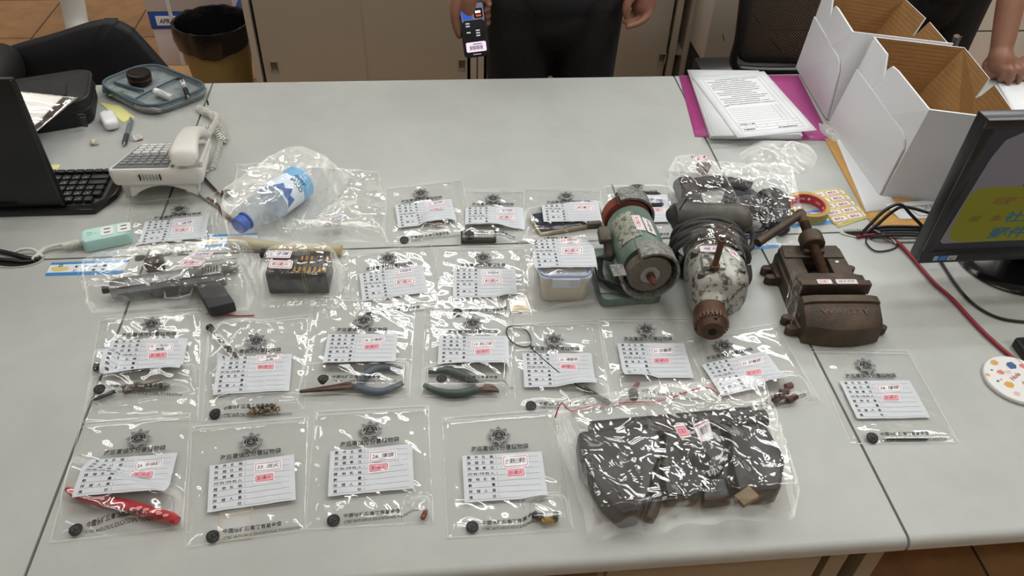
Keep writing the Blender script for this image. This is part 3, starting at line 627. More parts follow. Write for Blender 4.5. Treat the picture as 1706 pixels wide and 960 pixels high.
# S13 tube of metal bits + loose pile
z = zb(S13); a, b = P(352, 549, z+.0065), P(394, 596, z+.0065)
t = thing('bit_tube', 'clear slim tube packed with small metal bits, upper left of its bag', 'tube', P(373, 572, z))
m = MB(); m.cyl(a, b, .0062, seg=16); m.build('clear_tube', film_mat('tube_plastic', haze=.06, tint=.95, fres=1.2), t)
MB().cyl(a+(a-b).normalized()*.008, a, .0064).build('end_cap', black_m, t)
d = (b-a).normalized(); n_ = V((-d.y, d.x, 0)); L_ = (b-a).length
m = MB()
for i in range(36):
    k = rnd.random()*.96+.02; p = a + d*L_*k + n_*(rnd.random()-.5)*.006 + V((0, 0, (rnd.random()-.5)*.006)); e = (d+n_*(rnd.random()-.5)*2+V((0, 0, rnd.random()-.5))).normalized()*.0032
    m.cyl(p-e, p+e, .0012, seg=6)
o = m.build('metal_bits', mat('dark_bits', '4f4a45', .35, .8, var=.4, vscale=300), t); o['kind'] = 'stuff'
m = MB()
for i in range(70):
    x, y = 414+52*rnd.random(), 676+14*rnd.random(); y -= (x-440)*.12; p = P(x, y, z+.0022+.004*rnd.random()); e = V((rnd.random()-.5, rnd.random()-.5, .3*(rnd.random()-.5))).normalized()*.003
    m.cyl(p-e, p+e, .0012, seg=6)
tag(m.build('small_screws', mat('brassy_bits', '7d6f58', .35, .8, var=.5, vscale=300)), 'loose heap of tiny brown and silver screws at the lower edge of a third-row bag', 'screws', kind='stuff')
# pliers
def pliers(label, jaw, handles, pivot, z, grip_m, tip_w, head_m):
    t = thing('pliers', label, 'pliers', P(*pivot, z))
    pv = P(*pivot, z+.006)
    for i, (hp, rs) in enumerate(handles):
        pts = spline([P(*q, z+.006) for q in hp], 6); n = len(pts); d = pts
        rad = [rs*(.72+.38*sin(pi*min(1, .25+.8*k/n))) for k in range(n)]
        m = MB(); m.tube(pts, rad, 12); m.build('handle', grip_m, t)
    m = MB()
    for s in (-1, 1):
        pts = [P(*q, z+.006) for q in jaw]; out = []
        dd = (pts[-1]-pts[0]).normalized(); nn = V((-dd.y, dd.x, 0))
        ring = []
        for k, p in enumerate(pts):
            ww = tip_w[k]; ring.append([p+nn*s*.0004, p+nn*s*ww, p+nn*s*ww*.8+V((0, 0, .0045*min(1, ww/.004))), p+nn*s*.0004+V((0, 0, .005*min(1, ww/.004))), p+nn*s*.0004-V((0, 0, .0045)), ])
        ring = [[r_[1], r_[2], r_[3], r_[4]] for r_ in ring]
        m.ring_loft(ring)
    m.build('jaws', head_m, t)
    MB().cyl(pv-V((0, 0, .005)), pv+V((0, 0, .0062)), .0062, seg=18).build('pivot', steel_m, t)
    return t
rustjaw_m = mat('reddish_steel', '5a4640', .45, .6, var=.25)
pliers('long-nose pliers with dusty blue-grey grips, jaws pointing left', [(596, 640), (584, 643), (560, 647), (530, 650), (499, 652)], [([(590, 641), (603, 631), (620, 617), (640, 612), (667, 616)], .0062), ([(590, 642), (612, 651), (640, 652), (671, 638)], .006)], (592, 640), S14.z0+.0005, mat('bluegrey_grip', '55606d', .5), [.0075, .0085, .006, .0035, .0012], rustjaw_m)
pliers('side cutters with dark green grips, jaws pointing right', [(794, 645), (803, 646), (814, 647), (822, 649), (831, 652)], [([(800, 645), (783, 632), (762, 622), (740, 617), (713, 619)], .0062), ([(800, 646), (778, 654), (752, 656), (728, 652), (707, 642)], .0062)], (800, 645), S15.z0+.0005, mat('green_grip', '3f5049', .5), [.008, .0095, .009, .007, .0015], rustjaw_m)
# pull-through brush
z = zb(S16, .0008)
t = thing('spiral_brush', 'wire brush with a big oval loop handle and dark spiral bristles', 'brush', P(930, 610, z))
m = MB(); lp = [P(*q, z+.0016) for q in ((884, 574), (883, 560), (873, 548), (858, 543.5), (846, 546), (844, 556), (852, 569), (866, 577), (878, 578))]
m.tube(spline(lp, 6, True), .0013, 8, closed=True); m.build('loop_handle', mat('wire_grey', '3f4146', .4, .6), t)
m = MB(); m.tube(spline([P(884, 576, z+.0018), P(893, 588, z+.0018), P(930, 620, z+.0018), P(968, 646, z+.0018), P(1016, 673, z+.0045)], 8), .0014, 8); m.build('twisted_wire', mat('wire_grey', ''), t)
m = MB(); a, b = P(974, 648, z+.0055), P(1016, 673, z+.0055); d = (b-a); n = V((-d.y, d.x, 0)).normalized()
m.tube([a+d*(i/120)+(n*cos(i*.75)+V((0, 0, 1))*sin(i*.75))*.0042 for i in range(121)], .0011, 6); m.build('bristle_spiral', dark_m, t)
# grinding point
z = zb(S17); d = (P(1068, 637, z)-P(1054, 651, z)).normalized()
t = thing('grinding_point', 'pink cylindrical grinding point on a thin steel shaft', 'grinding point', P(1058, 645, z))
MB().cyl(P(1054, 651, z+.0042), P(1063, 638, z+.0042), .0036, seg=18).build('stone', mat('pink_stone', '7d5560', .85), t)
MB().cyl(P(1031, 668, z+.0042), P(1054, 651, z+.0042), .0014, seg=10).build('shaft', steel_m, t)
# abrasive plugs
for i, ((x0, y0), (x1, y1), ww) in enumerate((((1290, 668), (1301, 660), 'lying at the left'), ((1300, 654), (1313, 652), 'in the middle'), ((1312, 668), (1326, 660), 'lying at the right'), ((1309, 645), (1319, 642), 'at the top'))):
    m = MB(); z = zb(S18)+.0058; m.cyl(P(x0, y0, z), P(x1, y1, z), .0055, seg=18)
    single(m, 'abrasive_plug', mat('redbrown_stone', '5f3f3e', .85, var=.15, vscale=200), f'red-brown abrasive plug {ww} of its little heap in the bag', 'abrasive plug', 'red-brown abrasive plugs')
# thin pin
m = MB(); m.cyl(P(1478, 732, S24.z0+.002), P(1545, 732, S24.z0+.002), .0014, seg=10)
single(m, 'thin_pin', blackm_m, 'thin dark pin lying under the foundation lettering of the bag below the vise', 'pin')
# red detector stick
z = zb(S19); pts = [P(*q, z+.009) for q in ((111, 815), (125, 822), (150, 830), (190, 838), (230, 848), (262, 858), (284, 863), (296, 868))]
t = thing('red_detector', 'red faceted hand-held stick with a small clip, in the lower left bag', 'detector', P(205, 843, z))
m = MB(); rad = [.0035, .0065, .008, .0085, .0086, .0088, .0085, .006]; m.tube(spline(pts, 4), [rad[min(7, int(k/4))]*(1-k % 4/4)+rad[min(7, int(k/4)+1)]*(k % 4/4) for k in range(29)], 8); m.build('body', mat('red_plastic', 'b3202c', .3, coat=.4), t, 20)
for k in range(5):
    p = P(232+11*k, 846+3.2*k, z+.0185); q = V((1, 0, 0)); MB().sph(p, (.0045, .0026, .0008), seg=10, rings=6).build('pale_mark', mat('pale_red', 'd98d8d', .4), t)
MB().tube([P(206, 838, z+.016)+V((.006*cos(a), 0, .003*sin(a)-.009)) for a in [2*pi*i/16 for i in range(16)]], .001, 6, closed=True).build('clip', brass_m, t)
m = MB(); m.cyl(P(200, 856, z+.0006), P(214, 854, z+.0006), .0042, seg=16); m.box(P(207, 848, z+.003), (.004, .012, .004)); m.build('keyring', casing_m, t)
# card
z = zb(S20, .0004); q = [P(366, 846, z), P(424, 838, z), P(420, 896, z), P(366, 902, z)]; f2 = lambda u, v: (q[0].lerp(q[1], u)).lerp(q[3].lerp(q[2], u), v)
t = thing('clear_card', 'thin clear card outlined in tan tape', 'card', f2(.5, .5))
MB().slab(lambda u, v: f2(u, v)+V((0, 0, .0007)), 4, 4, .0005).build('sheet', film_mat('card_film', haze=.08, fres=.8), t)
p = P2()
for a in ((0, 3, 100, 3), (0, 97, 100, 97), (6, 0, 6, 100), (94, 0, 94, 100), (0, 24, 100, 24)): p.line(*a, 3)
p.build('tan_tape', mat('tan_tape', 'b9a98c', .5), t, lambda x, y: f2(x/100, y/100)+V((0, 0, .0009)))
# bullet and cases
z = zb(S21); m = MB(); Mb = frame(P(707, 857, z+.0042), P(710, 850)-P(704, 863))
m.lathe([(.0005, -.008), (.0034, -.0075), (.0036, -.001), (.0030, -.0005), (.0036, .001), (.0036, .004), (.002, .0075), (.0005, .0085)], Mb @ MX.Rotation(pi/2, 4, 'Y'), 16)
single(m, 'bullet', copper_m, 'small copper bullet in the lower right corner of its bag', 'bullet')
for nm, a, b, mt, lab in (('cartridge_case', (925, 867), None, casing_m, 'grey cartridge case standing upright in the corner of the bag'), ('cartridge_case', (922, 866), (903, 869), brass_m, 'brass cartridge case lying at the foot of the upright one'), ('cartridge_case', (906, 861), (888, 859), mat('dark_case', '4a4440', .4, .7, var=.2), 'dark cartridge case lying left of the brass one')):
    m = MB(); prof = [(.0045, 0), (.0047, .001), (.0042, .0016), (.0045, .0025), (.0045, .017), (.0036, .017), (.0036, .003), (.001, .003)]
    if b is None: Mb = MX.Translation(P(925, 866, zb(S22)))
    else: Mb = frame(P(*a, zb(S22)+.0049), P(*b)-P(*a)) @ MX.Rotation(pi/2, 4, 'Y')
    m.lathe(prof, Mb, 18); single(m, nm, mt, lab, 'cartridge case', 'cartridge cases in one bag')
# water bottle on its side: cap towards lower left
a, b = P(404, 374, .03), P(512, 297, .03); d = (b-a); L_ = d.length
Mb = frame((a.x-.004, a.y-.016, T+S1.z0+.0375), d) @ MX.Rotation(pi/2, 4, 'Y') @ MX.Diagonal((1.12, 1.12, 1, 1))
pet_m = mat('clear_pet', 'cfdcE8'.lower(), .08, alpha=.32, spec=.7)
t = thing('water_bottle', 'clear water bottle with blue cap and blue and white label, lying on its side', 'bottle', (a.x, a.y, T+S1.z0))
m = MB(); m.lathe([(.0135, .016), (.0135, .026), (.016, .03), (.026, .05), (.0315, .075), (.032, .085), (.0305, .09), (.032, .095), (.032, .155), (.0305, .16), (.032, .165), (.032, .178), (.0305, .183), (.032, .188), (.031, L_-.012), (.024, L_-.003), (.012, L_-.008)], Mb, 28); m.build('bottle_body', pet_m, t, 60)
m = MB(); m.lathe([(.0145, -.001), (.0155, .001), (.0155, .015), (.0145, .017)], Mb, 28); m.build('cap', mat('blue_cap', '1f4fae', .35), t)
MB().lathe([(.0162, .0185), (.0168, .0195), (.0168, .0215), (.0162, .0225)], Mb, 24).build('neck_ring', mat('blue_cap', ''), t)
lbl = mat('bottle_label', 'd9e6f2', .4); nt = lbl.node_tree; bs = nt.nodes['Principled BSDF']
m = MB(); n_ = 30
m.ring_loft([[Mb @ V((.0326*cos(2*pi*i/n_), .0326*sin(2*pi*i/n_), zz)) for i in range(n_)] for zz in (.098, .148)], cap=False); m.mi = 1
m.ring_loft([[Mb @ V((.0326*cos(2*pi*i/n_), .0326*sin(2*pi*i/n_), zz)) for i in range(n_)] for zz in (.148, .176)], cap=False)
o = m.build('wrap_label', [lbl, mat('label_blue', '6fb0dd', .4)], t, 60)
# printing round the bottle: x runs round it, y along it
up = Mb.to_3x3().inverted() @ (EYE-Mb @ V((0, 0, .13))); a0 = math.atan2(up.y, up.x)
wrapf = lambda x, y: Mb @ V((.0335*cos(a0+x/32.6), .0335*sin(a0+x/32.6), .001*y))
p = P2(); p.text('CUEN', 16, 138, 12, 30, .02, rot=pi); p.text('YING', 10, 152, 10, 25, .02, rot=pi)
p.build('lettering', mat('label_ink', '2b3a4a', .5), o, wrapf)
p = P2(); p.fan([(-26, 99), (-16, 121), (-8, 112), (2, 128), (10, 110), (20, 119), (28, 99), (14, 105), (4, 101), (-6, 108), (-16, 101)]); p.build('mountain_print', mat('mountain_blue', '3b66a6', .5), o, wrapf)
# hose
z = S1.z0+.012; t = thing('rubber_hose', 'translucent cream rubber hose lying below the water bottle', 'hose', P(480, 408, 0))
m = MB(); pts = spline([P(*q, z) for q in ((381, 402), (402, 402), (440, 409), (500, 416), (545, 416), (568, 417))], 6); m.tube(pts, .0105, 14); m.build('hose_wall', mat('cream_rubber', 'c9bf9e', .3, alpha=.72), t, 60)
m = MB(); d = (pts[-1]-pts[-2]).normalized(); m.tube([pts[-1]-d*.001, pts[-1]+d*.0015], .0112, 14); m.cyl(pts[-1]+d*.0012, pts[-1]+d*.002, .005); m.build('hose_end', mat('hose_tan', 'b9a576', .4), t)
# grey pistol inside its bag
Mb = frame(P(300, 484, S7.z0+.003), P(400, 462)-P(205, 490))
t = thing('pistol', 'worn grey pistol wrapped in the crumpled bag, muzzle to the left', 'pistol', Mb.translation)
def slabx(pts, z0, z1, name, m_, bev=.002): MB().prism(pts, z0, z1, Mb, bev).build(name, m_, t)
slabx([(-.115, .0), (-.115, .022), (-.105, .028), (.07, .028), (.078, .022), (.078, .0)], .002, .028, 'slide', gun_m, .004)
slabx([(-.1, -.016), (-.1, -.001), (.07, -.001), (.085, -.006), (.075, -.018), (.02, -.018), (0, -.016)], .004, .026, 'receiver', mat('dull_grey', '55575a', .5, .5, var=.2), .003)
slabx([(.03, -.018), (.075, -.018), (.1, -.085), (.055, -.09)], .003, .027, 'grip', mat('charcoal_grip', '2a2c2f', .6), .004)
MB().cyl(Mb @ V((-.128, .014, .015)), Mb @ V((-.113, .014, .015)), .0075, seg=18).build('muzzle', blackm_m, t)
MB().tube([Mb @ V(q) for q in ((.026, -.017, .015), (.022, -.034, .015), (.0, -.04, .015), (-.02, -.034, .015), (-.022, -.016, .015))], .0025, 8).build('trigger_guard', gun_m, t)
for k in range(6): MB().box(Mb @ V((.045+.005*k, .014, .0285)), (.0018, .018, .001), Mb.to_3x3()).build('slide_groove', blackm_m, t)
m = MB(); m.cyl(P(322, 449, S7.z0+.014), P(395, 440, S7.z0+.014), .012, .012, 18); single(m, 'grey_sleeve', mat('light_alloy', '9a9b9c', .35, .6, var=.1), 'light grey metal sleeve lying behind the pistol in the same bag', 'sleeve')
m = MB(); m.box(P(258, 440, S7.z0+.011), (.034, .022, .02), (0, 0, .2), bev=.003); single(m, 'black_magazine', black_m, 'small black block behind the muzzle of the bagged pistol', 'magazine')
# cartridge block
c = V((-.299, .605, T+S8.z0+.0006)); t = thing('cartridge_block', 'black block of cartridges banded with brown rubber bands', 'cartridge block', c)
m = MB(); m.box(c+V((0, 0, .0245)), (.108, .064, .048), (0, 0, -.05), bev=.002); m.build('tray', mat('black_tray', '1d1e20', .3, var=.2), t)
m = MB(); Mc = MX.Translation(c) @ MX.Rotation(-.05, 4, 'Z')
for i in range(7):
    for j in range(2):
        Mq = Mc @ MX.Translation((-.003+.009*i, -.024+.03*j, .049))
        if rnd.random() < .35 and j: continue
        MB().cyl(Mq @ V((0, -.006, .0018)), Mq @ V((0, .006, .0018)), .003, .0024, 10).build('cartridge', brass_m, t)
for i in range(9):
    MB().box(Mc @ V((-.048+.012*i, .012, .0495)), (.0015, .034, .002), Mc.to_3x3()).build('tray_rib', blackm_m, t)
for x in (.012, .016): MB().tube([Mc @ V(q) for q in ((x, -.0335, .0005), (x, -.0335, .05), (x, .0335, .05), (x, .0335, .0005))], .0009, 6, closed=True).build('rubber_band', mat('brown_band', '7d6849', .6), t)
m = MB(); m.cyl(P(436, 422, S8.z0+.0105), P(452, 424, S8.z0+.0105), .0095, seg=16); single(m, 'dark_cylinder', dark_m, 'short dark cylinder tucked behind the left corner of the cartridge block', 'cylinder')
# holsters and straps
cloth_m = mat('black_nylon', '26272b', .75, var=.25, vscale=90, bump=.4, bscale=400)
z = S6.z0+.001
def soft(pts, r, z, name, label, cat, squash=.8, m_=cloth_m, grp=None):
    m = MB(); m.tube(spline([P(*q, z+r*squash) for q in pts], 6), r, 14)
    for v in m.bm.verts:
        k = noise.noise(v.co*60)*.004; v.co.x += k; v.co.z = T+z+(v.co.z-T-z)*squash+abs(k)
    o = single(m, name, m_, label, cat, grp, 60); return o
soft([(1140, 305), (1150, 330), (1158, 372)], .026, z, 'holster', 'rolled black holster at the left of the crumpled bag behind the drill', 'holster')
soft([(1160, 306), (1200, 302), (1252, 312)], .016, z, 'nylon_strap', 'black strap rolled along the far edge of the crumpled bag', 'strap')
soft([(1274, 330), (1292, 326), (1300, 345), (1298, 380)], .022, z, 'nylon_belt', 'thick black belt folded at the right of the crumpled bag', 'belt')
soft([(1206, 326), (1232, 334), (1240, 352)], .024, z, 'nylon_pouch', 'black pouch in the middle of the crumpled bag behind the drill', 'pouch')
soft([(1190, 352), (1196, 372), (1194, 386)], .017, z, 'nylon_flap', 'black flap low in the middle of the crumpled bag behind the drill', 'flap')
soft([(1246, 322), (1262, 340), (1266, 358)], .017, z, 'nylon_sheath', 'narrow black sheath between pouch and folded belt in the crumpled bag', 'sheath')
m = MB(); pts = []
for k in range(70): pts.append(P(1250+22*cos(k*.37)+k*.1, 376+11*sin(k*.37), z+.006+.0004*k))
m.tube(pts, .0035, 8); single(m, 'cable_coil', dark_m, 'black coiled cable at the near right of the crumpled bag', 'cable')
# big bag: black parts
z = S23.z0+.001
def part_box(pts, h, name, label, cat, m_=blackm_m, bev=.008):
    q = [P(*p, z) for p in pts]; m = MB(); m.prism([(p.x, p.y) for p in q], T+z, T+z+h, None, bev); return single(m, name, m_, label, cat)
m = MB(); m.cyl(P(985, 725, z+.022), P(1250, 700, z+.022), .021, .021, 20); m.cyl(P(1250, 700, z+.022), P(1275, 698, z+.022), .015, .014, 20)
single(m, 'black_tube', blackm_m, 'long black tube across the top of the big crumpled bag', 'tube')
part_box([(958, 748), (1085, 738), (1098, 775), (1082, 815), (1075, 850), (1060, 880), (1030, 886), (1002, 858), (964, 800)], .046, 'pistol_chassis', 'large angular black gun frame at the left of the big crumpled bag', 'gun frame')
part_box([(1102, 742), (1195, 736), (1202, 798), (1172, 810), (1158, 848), (1104, 850), (1095, 800)], .038, 'black_receiver', 'black receiver with a stepped edge in the middle of the big crumpled bag', 'receiver')
part_box([(1206, 736), (1264, 730), (1298, 790), (1290, 842), (1222, 848), (1210, 800)], .042, 'black_stock', 'broad black stock piece at the right of the big crumpled bag', 'stock')
part_box([(1166, 812), (1206, 806), (1218, 846), (1166, 852)], .024, 'flat_magazine', 'flat black magazine between the receiver and the stock piece in the big bag', 'magazine')
m = MB(); m.tube(spline([P(1080, 866, z+.01), P(1088, 848, z+.011), P(1092, 828, z+.011), P(1090, 808, z+.011)], 6), .009, 10); single(m, 'black_hose', dark_m, 'short black hose between the angular frame and the receiver in the big bag', 'hose')
m = MB(); m.cyl(P(1168, 768, z+.0395), P(1168, 768, z+.046), .014, seg=20); single(m, 'knurled_knob', dark_m, 'round black knob beside the number sticker of the big bag', 'knob')
m = MB(); m.box(P(1243, 828, z+.0475), (.03, .02, .008), (0, 0, .5), bev=.002); single(m, 'tan_block', mat('tan_block', '7a6a4c', .6, var=.2), 'small tan block on the stock piece in the big bag', 'block')

# ------------------------------------------------------------------ bench grinder
O = V((.304, .506, T+.0006)); G = MX.Translation(O) @ MX.Rotation(radians(3), 4, 'Z')
green_m = mat('green_enamel', '73877c', .42, var=.12, vscale=25, col2='586a60', mix=(.35, .75), coat=.1)
cast_m = mat('grimy_cast', '6d6c69', .6, .4, col2='a3a29e', vscale=120, mix=(.4, .7), bump=.5, bscale=300)
grime_m = mat('dark_grime', '2f2e2c', .7, .2, col2='77756f', vscale=150, mix=(.45, .7), bump=.4)
t = thing('bench_grinder', 'small green bench grinder with grey wheel guards and a rusty spindle tip', 'bench grinder', O)
gx, gz = .02, .081
def GY(y): return G @ MX.Translation((gx, y, gz)) @ MX.Rotation(-pi/2, 4, 'X')     # lathe z runs to the back
m = MB(); m.prism(rrect(-.058, 0, .056, .15, .012, 5), 0, .02, G, bev=.005); m.build('base', green_m, t)
m = MB(); m.prism([(-.028, .035), (.05, .035), (.05, .13), (-.028, .13)], .018, .06, G, bev=.006); m.build('pedestal', green_m, t)
m = MB(); m.lathe([(.02, .02), (.04, .022), (.043, .03), (.0435, .06), (.0445, .062), (.0445, .1), (.0435, .102), (.043, .138), (.038, .146), (.02, .147)], GY(0), 40); m.build('motor_housing', green_m, t)
def guard(y0, y1, a0, a1, name):
    m = MB(); n = 30; ro, ri = .053, .0485
    pts = [radians(a0+(a1-a0)*i/n) for i in range(n+1)]
    rings = []
    for a in pts: rings.append([G @ V((gx+r*cos(a), y, gz+r*sin(a))) for r, y in ((ro, y0), (ro, y1), (ri, y1), (ri, y0))])
    m.ring_loft(rings); m.build(name, cast_m, t, 40)
    m = MB(); back = y1; m.ring_loft([[G @ V((gx+r*cos(a), back-.003*k, gz+r*sin(a))) for k in (0, 1) for r in ((.015, .05) if k == 0 else (.05, .015))] for a in pts]); m.build('guard_plate', grime_m, t, 40)
guard(-.014, .022, -150, 118, 'wheel_guard')
guard(.15, .186, -90, 112, 'wheel_guard')
wheel_m = mat('grey_stone', '6b655a', .9, var=.12, vscale=200); red_w = mat('red_stone', '8e4a3a', .85, var=.1, vscale=200)
MB().lathe([(.006, -.008), (.039, -.008), (.04, -.006), (.04, .01), (.006, .01)], GY(0), 40).build('grinding_wheel', wheel_m, t)
MB().lathe([(.006, .155), (.044, .155), (.045, .157), (.045, .175), (.006, .175)], GY(0), 40).build('grinding_wheel', red_w, t)
MB().lathe([(.006, -.0105), (.017, -.0105), (.018, -.009), (.018, -.007), (.006, -.007)], GY(0), 30).build('flange', mat('pale_washer', '9c9c9a', .5, .4), t)
m = MB(); m.lathe([(.0085, -.018), (.0085, -.0106)], GY(0), 6); m.lathe([(.0015, -.036), (.004, -.034), (.0062, -.022), (.0062, -.018)], GY(0), 14); m.build('spindle_nut', mat('orange_rust', '5f3b2e', .75, .2, var=.25, vscale=150), t)
for y, k in ((-.013, -1), (.15, 1)):   # spark plates standing up from the guards
    m = MB(); m.box((0, 0, 0), (.003, .03, .03), bev=.001); m.bm.transform(G @ MX.Translation((gx-.026, y+.015, gz+.052)) @ MX.Rotation(radians(-22), 4, 'Y')); m.build('spark_plate', cast_m, t)
m = MB(); m.box((0, 0, 0), (.024, .03, .003), bev=.001); m.bm.transform(G @ MX.Translation((gx-.058, -.004, gz+.012))); m.build('tool_rest', cast_m, t)
m = MB(); m.tube([G @ V(q) for q in ((gx-.05, .0, gz+.01), (gx-.044, .004, gz-.03), (gx-.036, .01, gz-.045))], .003, 8); m.build('rest_arm', steel_m, t)
m = MB(); m.box((0, 0, 0), (.022, .03, .02), bev=.004); m.bm.transform(G @ MX.Translation((gx-.058, .1, gz+.008)) @ MX.Rotation(.4, 4, 'X')); m.build('rest_bracket', mat('grimy_tan', '5c564c', .7, .2, var=.2), t)
m = MB(); m.box((0, 0, 0), (.026, .01, .014), bev=.002); m.bm.transform(G @ MX.Translation((gx-.072, .128, gz+.012))); m.build('rest_clamp', mat('grimy_tan', ''), t)
m = MB(); m.cyl(G @ V((gx-.05, .07, .055)), G @ V((gx-.05, .105, .085)), .009, .011, 14); m.build('cord_sleeve', mat('grimy_tan', ''), t)
m = MB()
for k in range(3): m.tube(spline([G @ V(q) for q in ((gx-.05, .06, .07-.004*k), (gx-.066-.004*k, .07, .06), (gx-.07-.003*k, .045, .036), (gx-.056, .02, .03+.006*k), (gx-.03, .004+.006*k, .032))], 8), .0038, 8)
m.build('power_cord', dark_m, t)
m = MB(); Mp = G @ MX.Translation((-.046, .062, .0215)) @ MX.Rotation(radians(0), 4, 'Z'); m.prism(rrect(-.0105, -.045, .0105, .045, .001), 0, .0006, Mp); pl = m.build('speed_plate', mat('speed_plate', 'a3a6a2', .5), t)
p = P2(); p.text('HIGH SPEED', 0, 0, 6.2, 34, .02); p.text('STEPLESS', 2, 8.5, 6.2, 30, .02)
p.build('lettering', mat('plate_blue', '2b4a6b', .5), pl, lambda x, y: Mp @ V((-.0065+.001*y+.004, .017-.001*x, .0009)))
def onmotor(y, a, r=.0447): return G @ V((gx+r*cos(a), y, gz+r*sin(a)))
m = MB(); m.grid(lambda u, v: onmotor(.048+.075*v, radians(95+62*u), .0448), 18, 8); m.build('worn_nameplate', mat('worn_plate', '9fa092', .6, col2='4e5a4e', vscale=120, mix=(.45, .62)), t, 180)
def motor_place(fn, lift): return lambda x, y: (lambda q: onmotor(q[1], q[0], .0452+lift))(fn(x, y))
sticker(t, 'name_sticker', motor_place, [(radians(103), .108), (radians(103), .064), (radians(84), .06), (radians(84), .105)], '彭達火', redhand_m, 'pale', 36, 15)
sticker(t, 'number_sticker', motor_place, [(radians(80), .1), (radians(80), .056), (radians(60), .05), (radians(60), .094)], '砂輪機', hand_m, None, 38, 15)

# ------------------------------------------------------------------ electric drill
O = V((.447, .50, T)); G = MX.Translation(O) @ MX.Rotation(radians(-10), 4, 'Z')
silver_m = mat('chipped_silver', '4a4844', .45, .4, col2='a9a8a1', vscale=62, mix=(.40, .50), bump=.2)
dkcase_m = mat('dark_chipped', '4b4844', .5, .3, col2='5d5953', vscale=30, bump=.15)
cord_m = mat('dusty_rubber', '353331', .65, var=.2, vscale=60)
t = thing('electric_drill', 'old silver electric drill with black cord wound round it, rusty chuck towards the camera', 'drill', O)
def ringxz(y, rx, rz, cz, cx=0, n=28, p=2.6):
    o = []
    for i in range(n):
        a = 2*pi*i/n; c, s_ = cos(a), sin(a); o.append(G @ V((cx+rx*math.copysign(abs(c)**(2/p), c), y, cz+rz*math.copysign(abs(s_)**(2/p), s_))))
    return o
m = MB(); m.ring_loft([ringxz(y, rx, rz, cz, cx) for y, rx, rz, cz, cx in ((-.062, .024, .024, .046, -.012), (-.056, .028, .028, .046, -.012), (-.048, .033, .032, .047, -.01), (-.044, .042, .04, .05, -.002), (-.034, .05, .047, .053, .002), (-.01, .054, .05, .055, .004), (.03, .054, .05, .055, .003), (.055, .05, .046, .053, 0), (.062, .044, .042, .052, 0))]); m.build('gear_housing', silver_m, t, 45)
m = MB(); m.box((0, 0, 0), (.042, .04, .02), bev=.006); m.bm.transform(G @ MX.Translation((-.012, -.002, .1))); m.build('housing_boss', silver_m, t)
for x, y in ((-.03, -.028), (.036, -.01), (.034, .035), (-.036, .03)): MB().cyl(G @ V((x*1.12, y, .083)), G @ V((x*1.12, y, .1)), .006, seg=12).build('screw', dkcase_m, t)
m = MB(); m.ring_loft([ringxz(y, r, r, .046, -.014, 30, 2) for y, r in ((-.118, .016), (-.117, .02), (-.1, .027), (-.099, .0285), (-.086, .0285), (-.084, .0275), (-.066, .0275), (-.063, .024))]); m.build('chuck', rust_m, t, 30)
m = MB()
for i in range(26):
    a = 2*pi*i/26; Mt = G @ MX.Translation((-.014+.0275*cos(a), -.098, .046+.0275*sin(a))) @ MX.Rotation(-a, 4, 'Y'); b_ = MB(); m.box(Mt.translation, (.0045, .013, .0032), Mt.to_3x3())
m.build('chuck_teeth', mat('rust_tooth', '6b5240', .6, .4), t)
MB().cyl(G @ V((-.012, -.1095, .064)), G @ V((-.012, -.107, .0695)), .0034, seg=12).build('key_hole', shadow_m, t)
MB().cyl(G @ V((-.014, -.1195, .046)), G @ V((-.014, -.117, .046)), .007, seg=14).build('chuck_bore', shadow_m, t)
m = MB(); m.ring_loft([ringxz(y, r, r*.9, .052, 0) for y, r in ((.058, .04), (.066, .046), (.13, .047), (.14, .04))]); m.build('motor_housing', dkcase_m, t, 45)
m = MB(); m.tube([G @ V((x, .158+.002*i, .078)) for i, x in enumerate((-.068, -.066, -.05, 0, .05, .066, .072, .074))], [.018, .026, .029, .03, .03, .029, .024, .014], 22); m.build('grip', dkcase_m, t, 45)
MB().cyl(G @ V((-.048, .132, .084)), G @ V((-.048, .128, .086)), .006, seg=12).build('grip_hole', shadow_m, t)
m = MB(); pts = []
for k in range(160):
    a = k*2*pi/32; pts.append(G @ V((.068*cos(a)*(1+.03*sin(k*.9)), .068+.0115*k/32+.006*sin(a), .053+.053*sin(a)*(1+.03*cos(k*.7)))))
pts = [p if p.z > T+.006 else V((p.x, p.y, T+.006)) for p in pts]
m.tube(pts, .0058, 10); m.build('cord', cord_m, t, 60)
MB().tube(spline([G @ V(q) for q in ((.05, .13, .03), (.09, .15, .02), (.1, .18, .028), (.085, .2, .05), (.06, .175, .06))], 8), .0058, 10).build('cord', cord_m, t, 60)
MB().tube(spline([G @ V(q) for q in ((.055, .03, .012), (.066, .036, .04), (.062, .05, .06))], 8), .009, 10).build('strain_relief', cord_m, t, 60)
MB().tube(spline([G @ V(q) for q in ((-.056, .155, .07), (-.06, .15, .1), (-.05, .15, .13))], 6), .0012, 6).build('wire_end', dark_m, t)
MB().tube([G @ V(q) for q in ((.0, .07, .114), (.03, .09, .12))], .002, 6).build('twist_tie', mat('rust_tooth', ''), t)
m = MB(); m.grid(lambda u, v: G @ V(((.0615+.004*noise.noise(V((u*6, v*5, 2))))*cos(pi*(1.02-1.04*u)), .035+.055*v+.006*noise.noise(V((u*5, 3, 1))), .056+(.062+.005*noise.noise(V((u*7, v*4, 5))))*sin(pi*(1.02-1.04*u)))), 40, 14); m.build('wrapped_film', crump_m, t, 180)
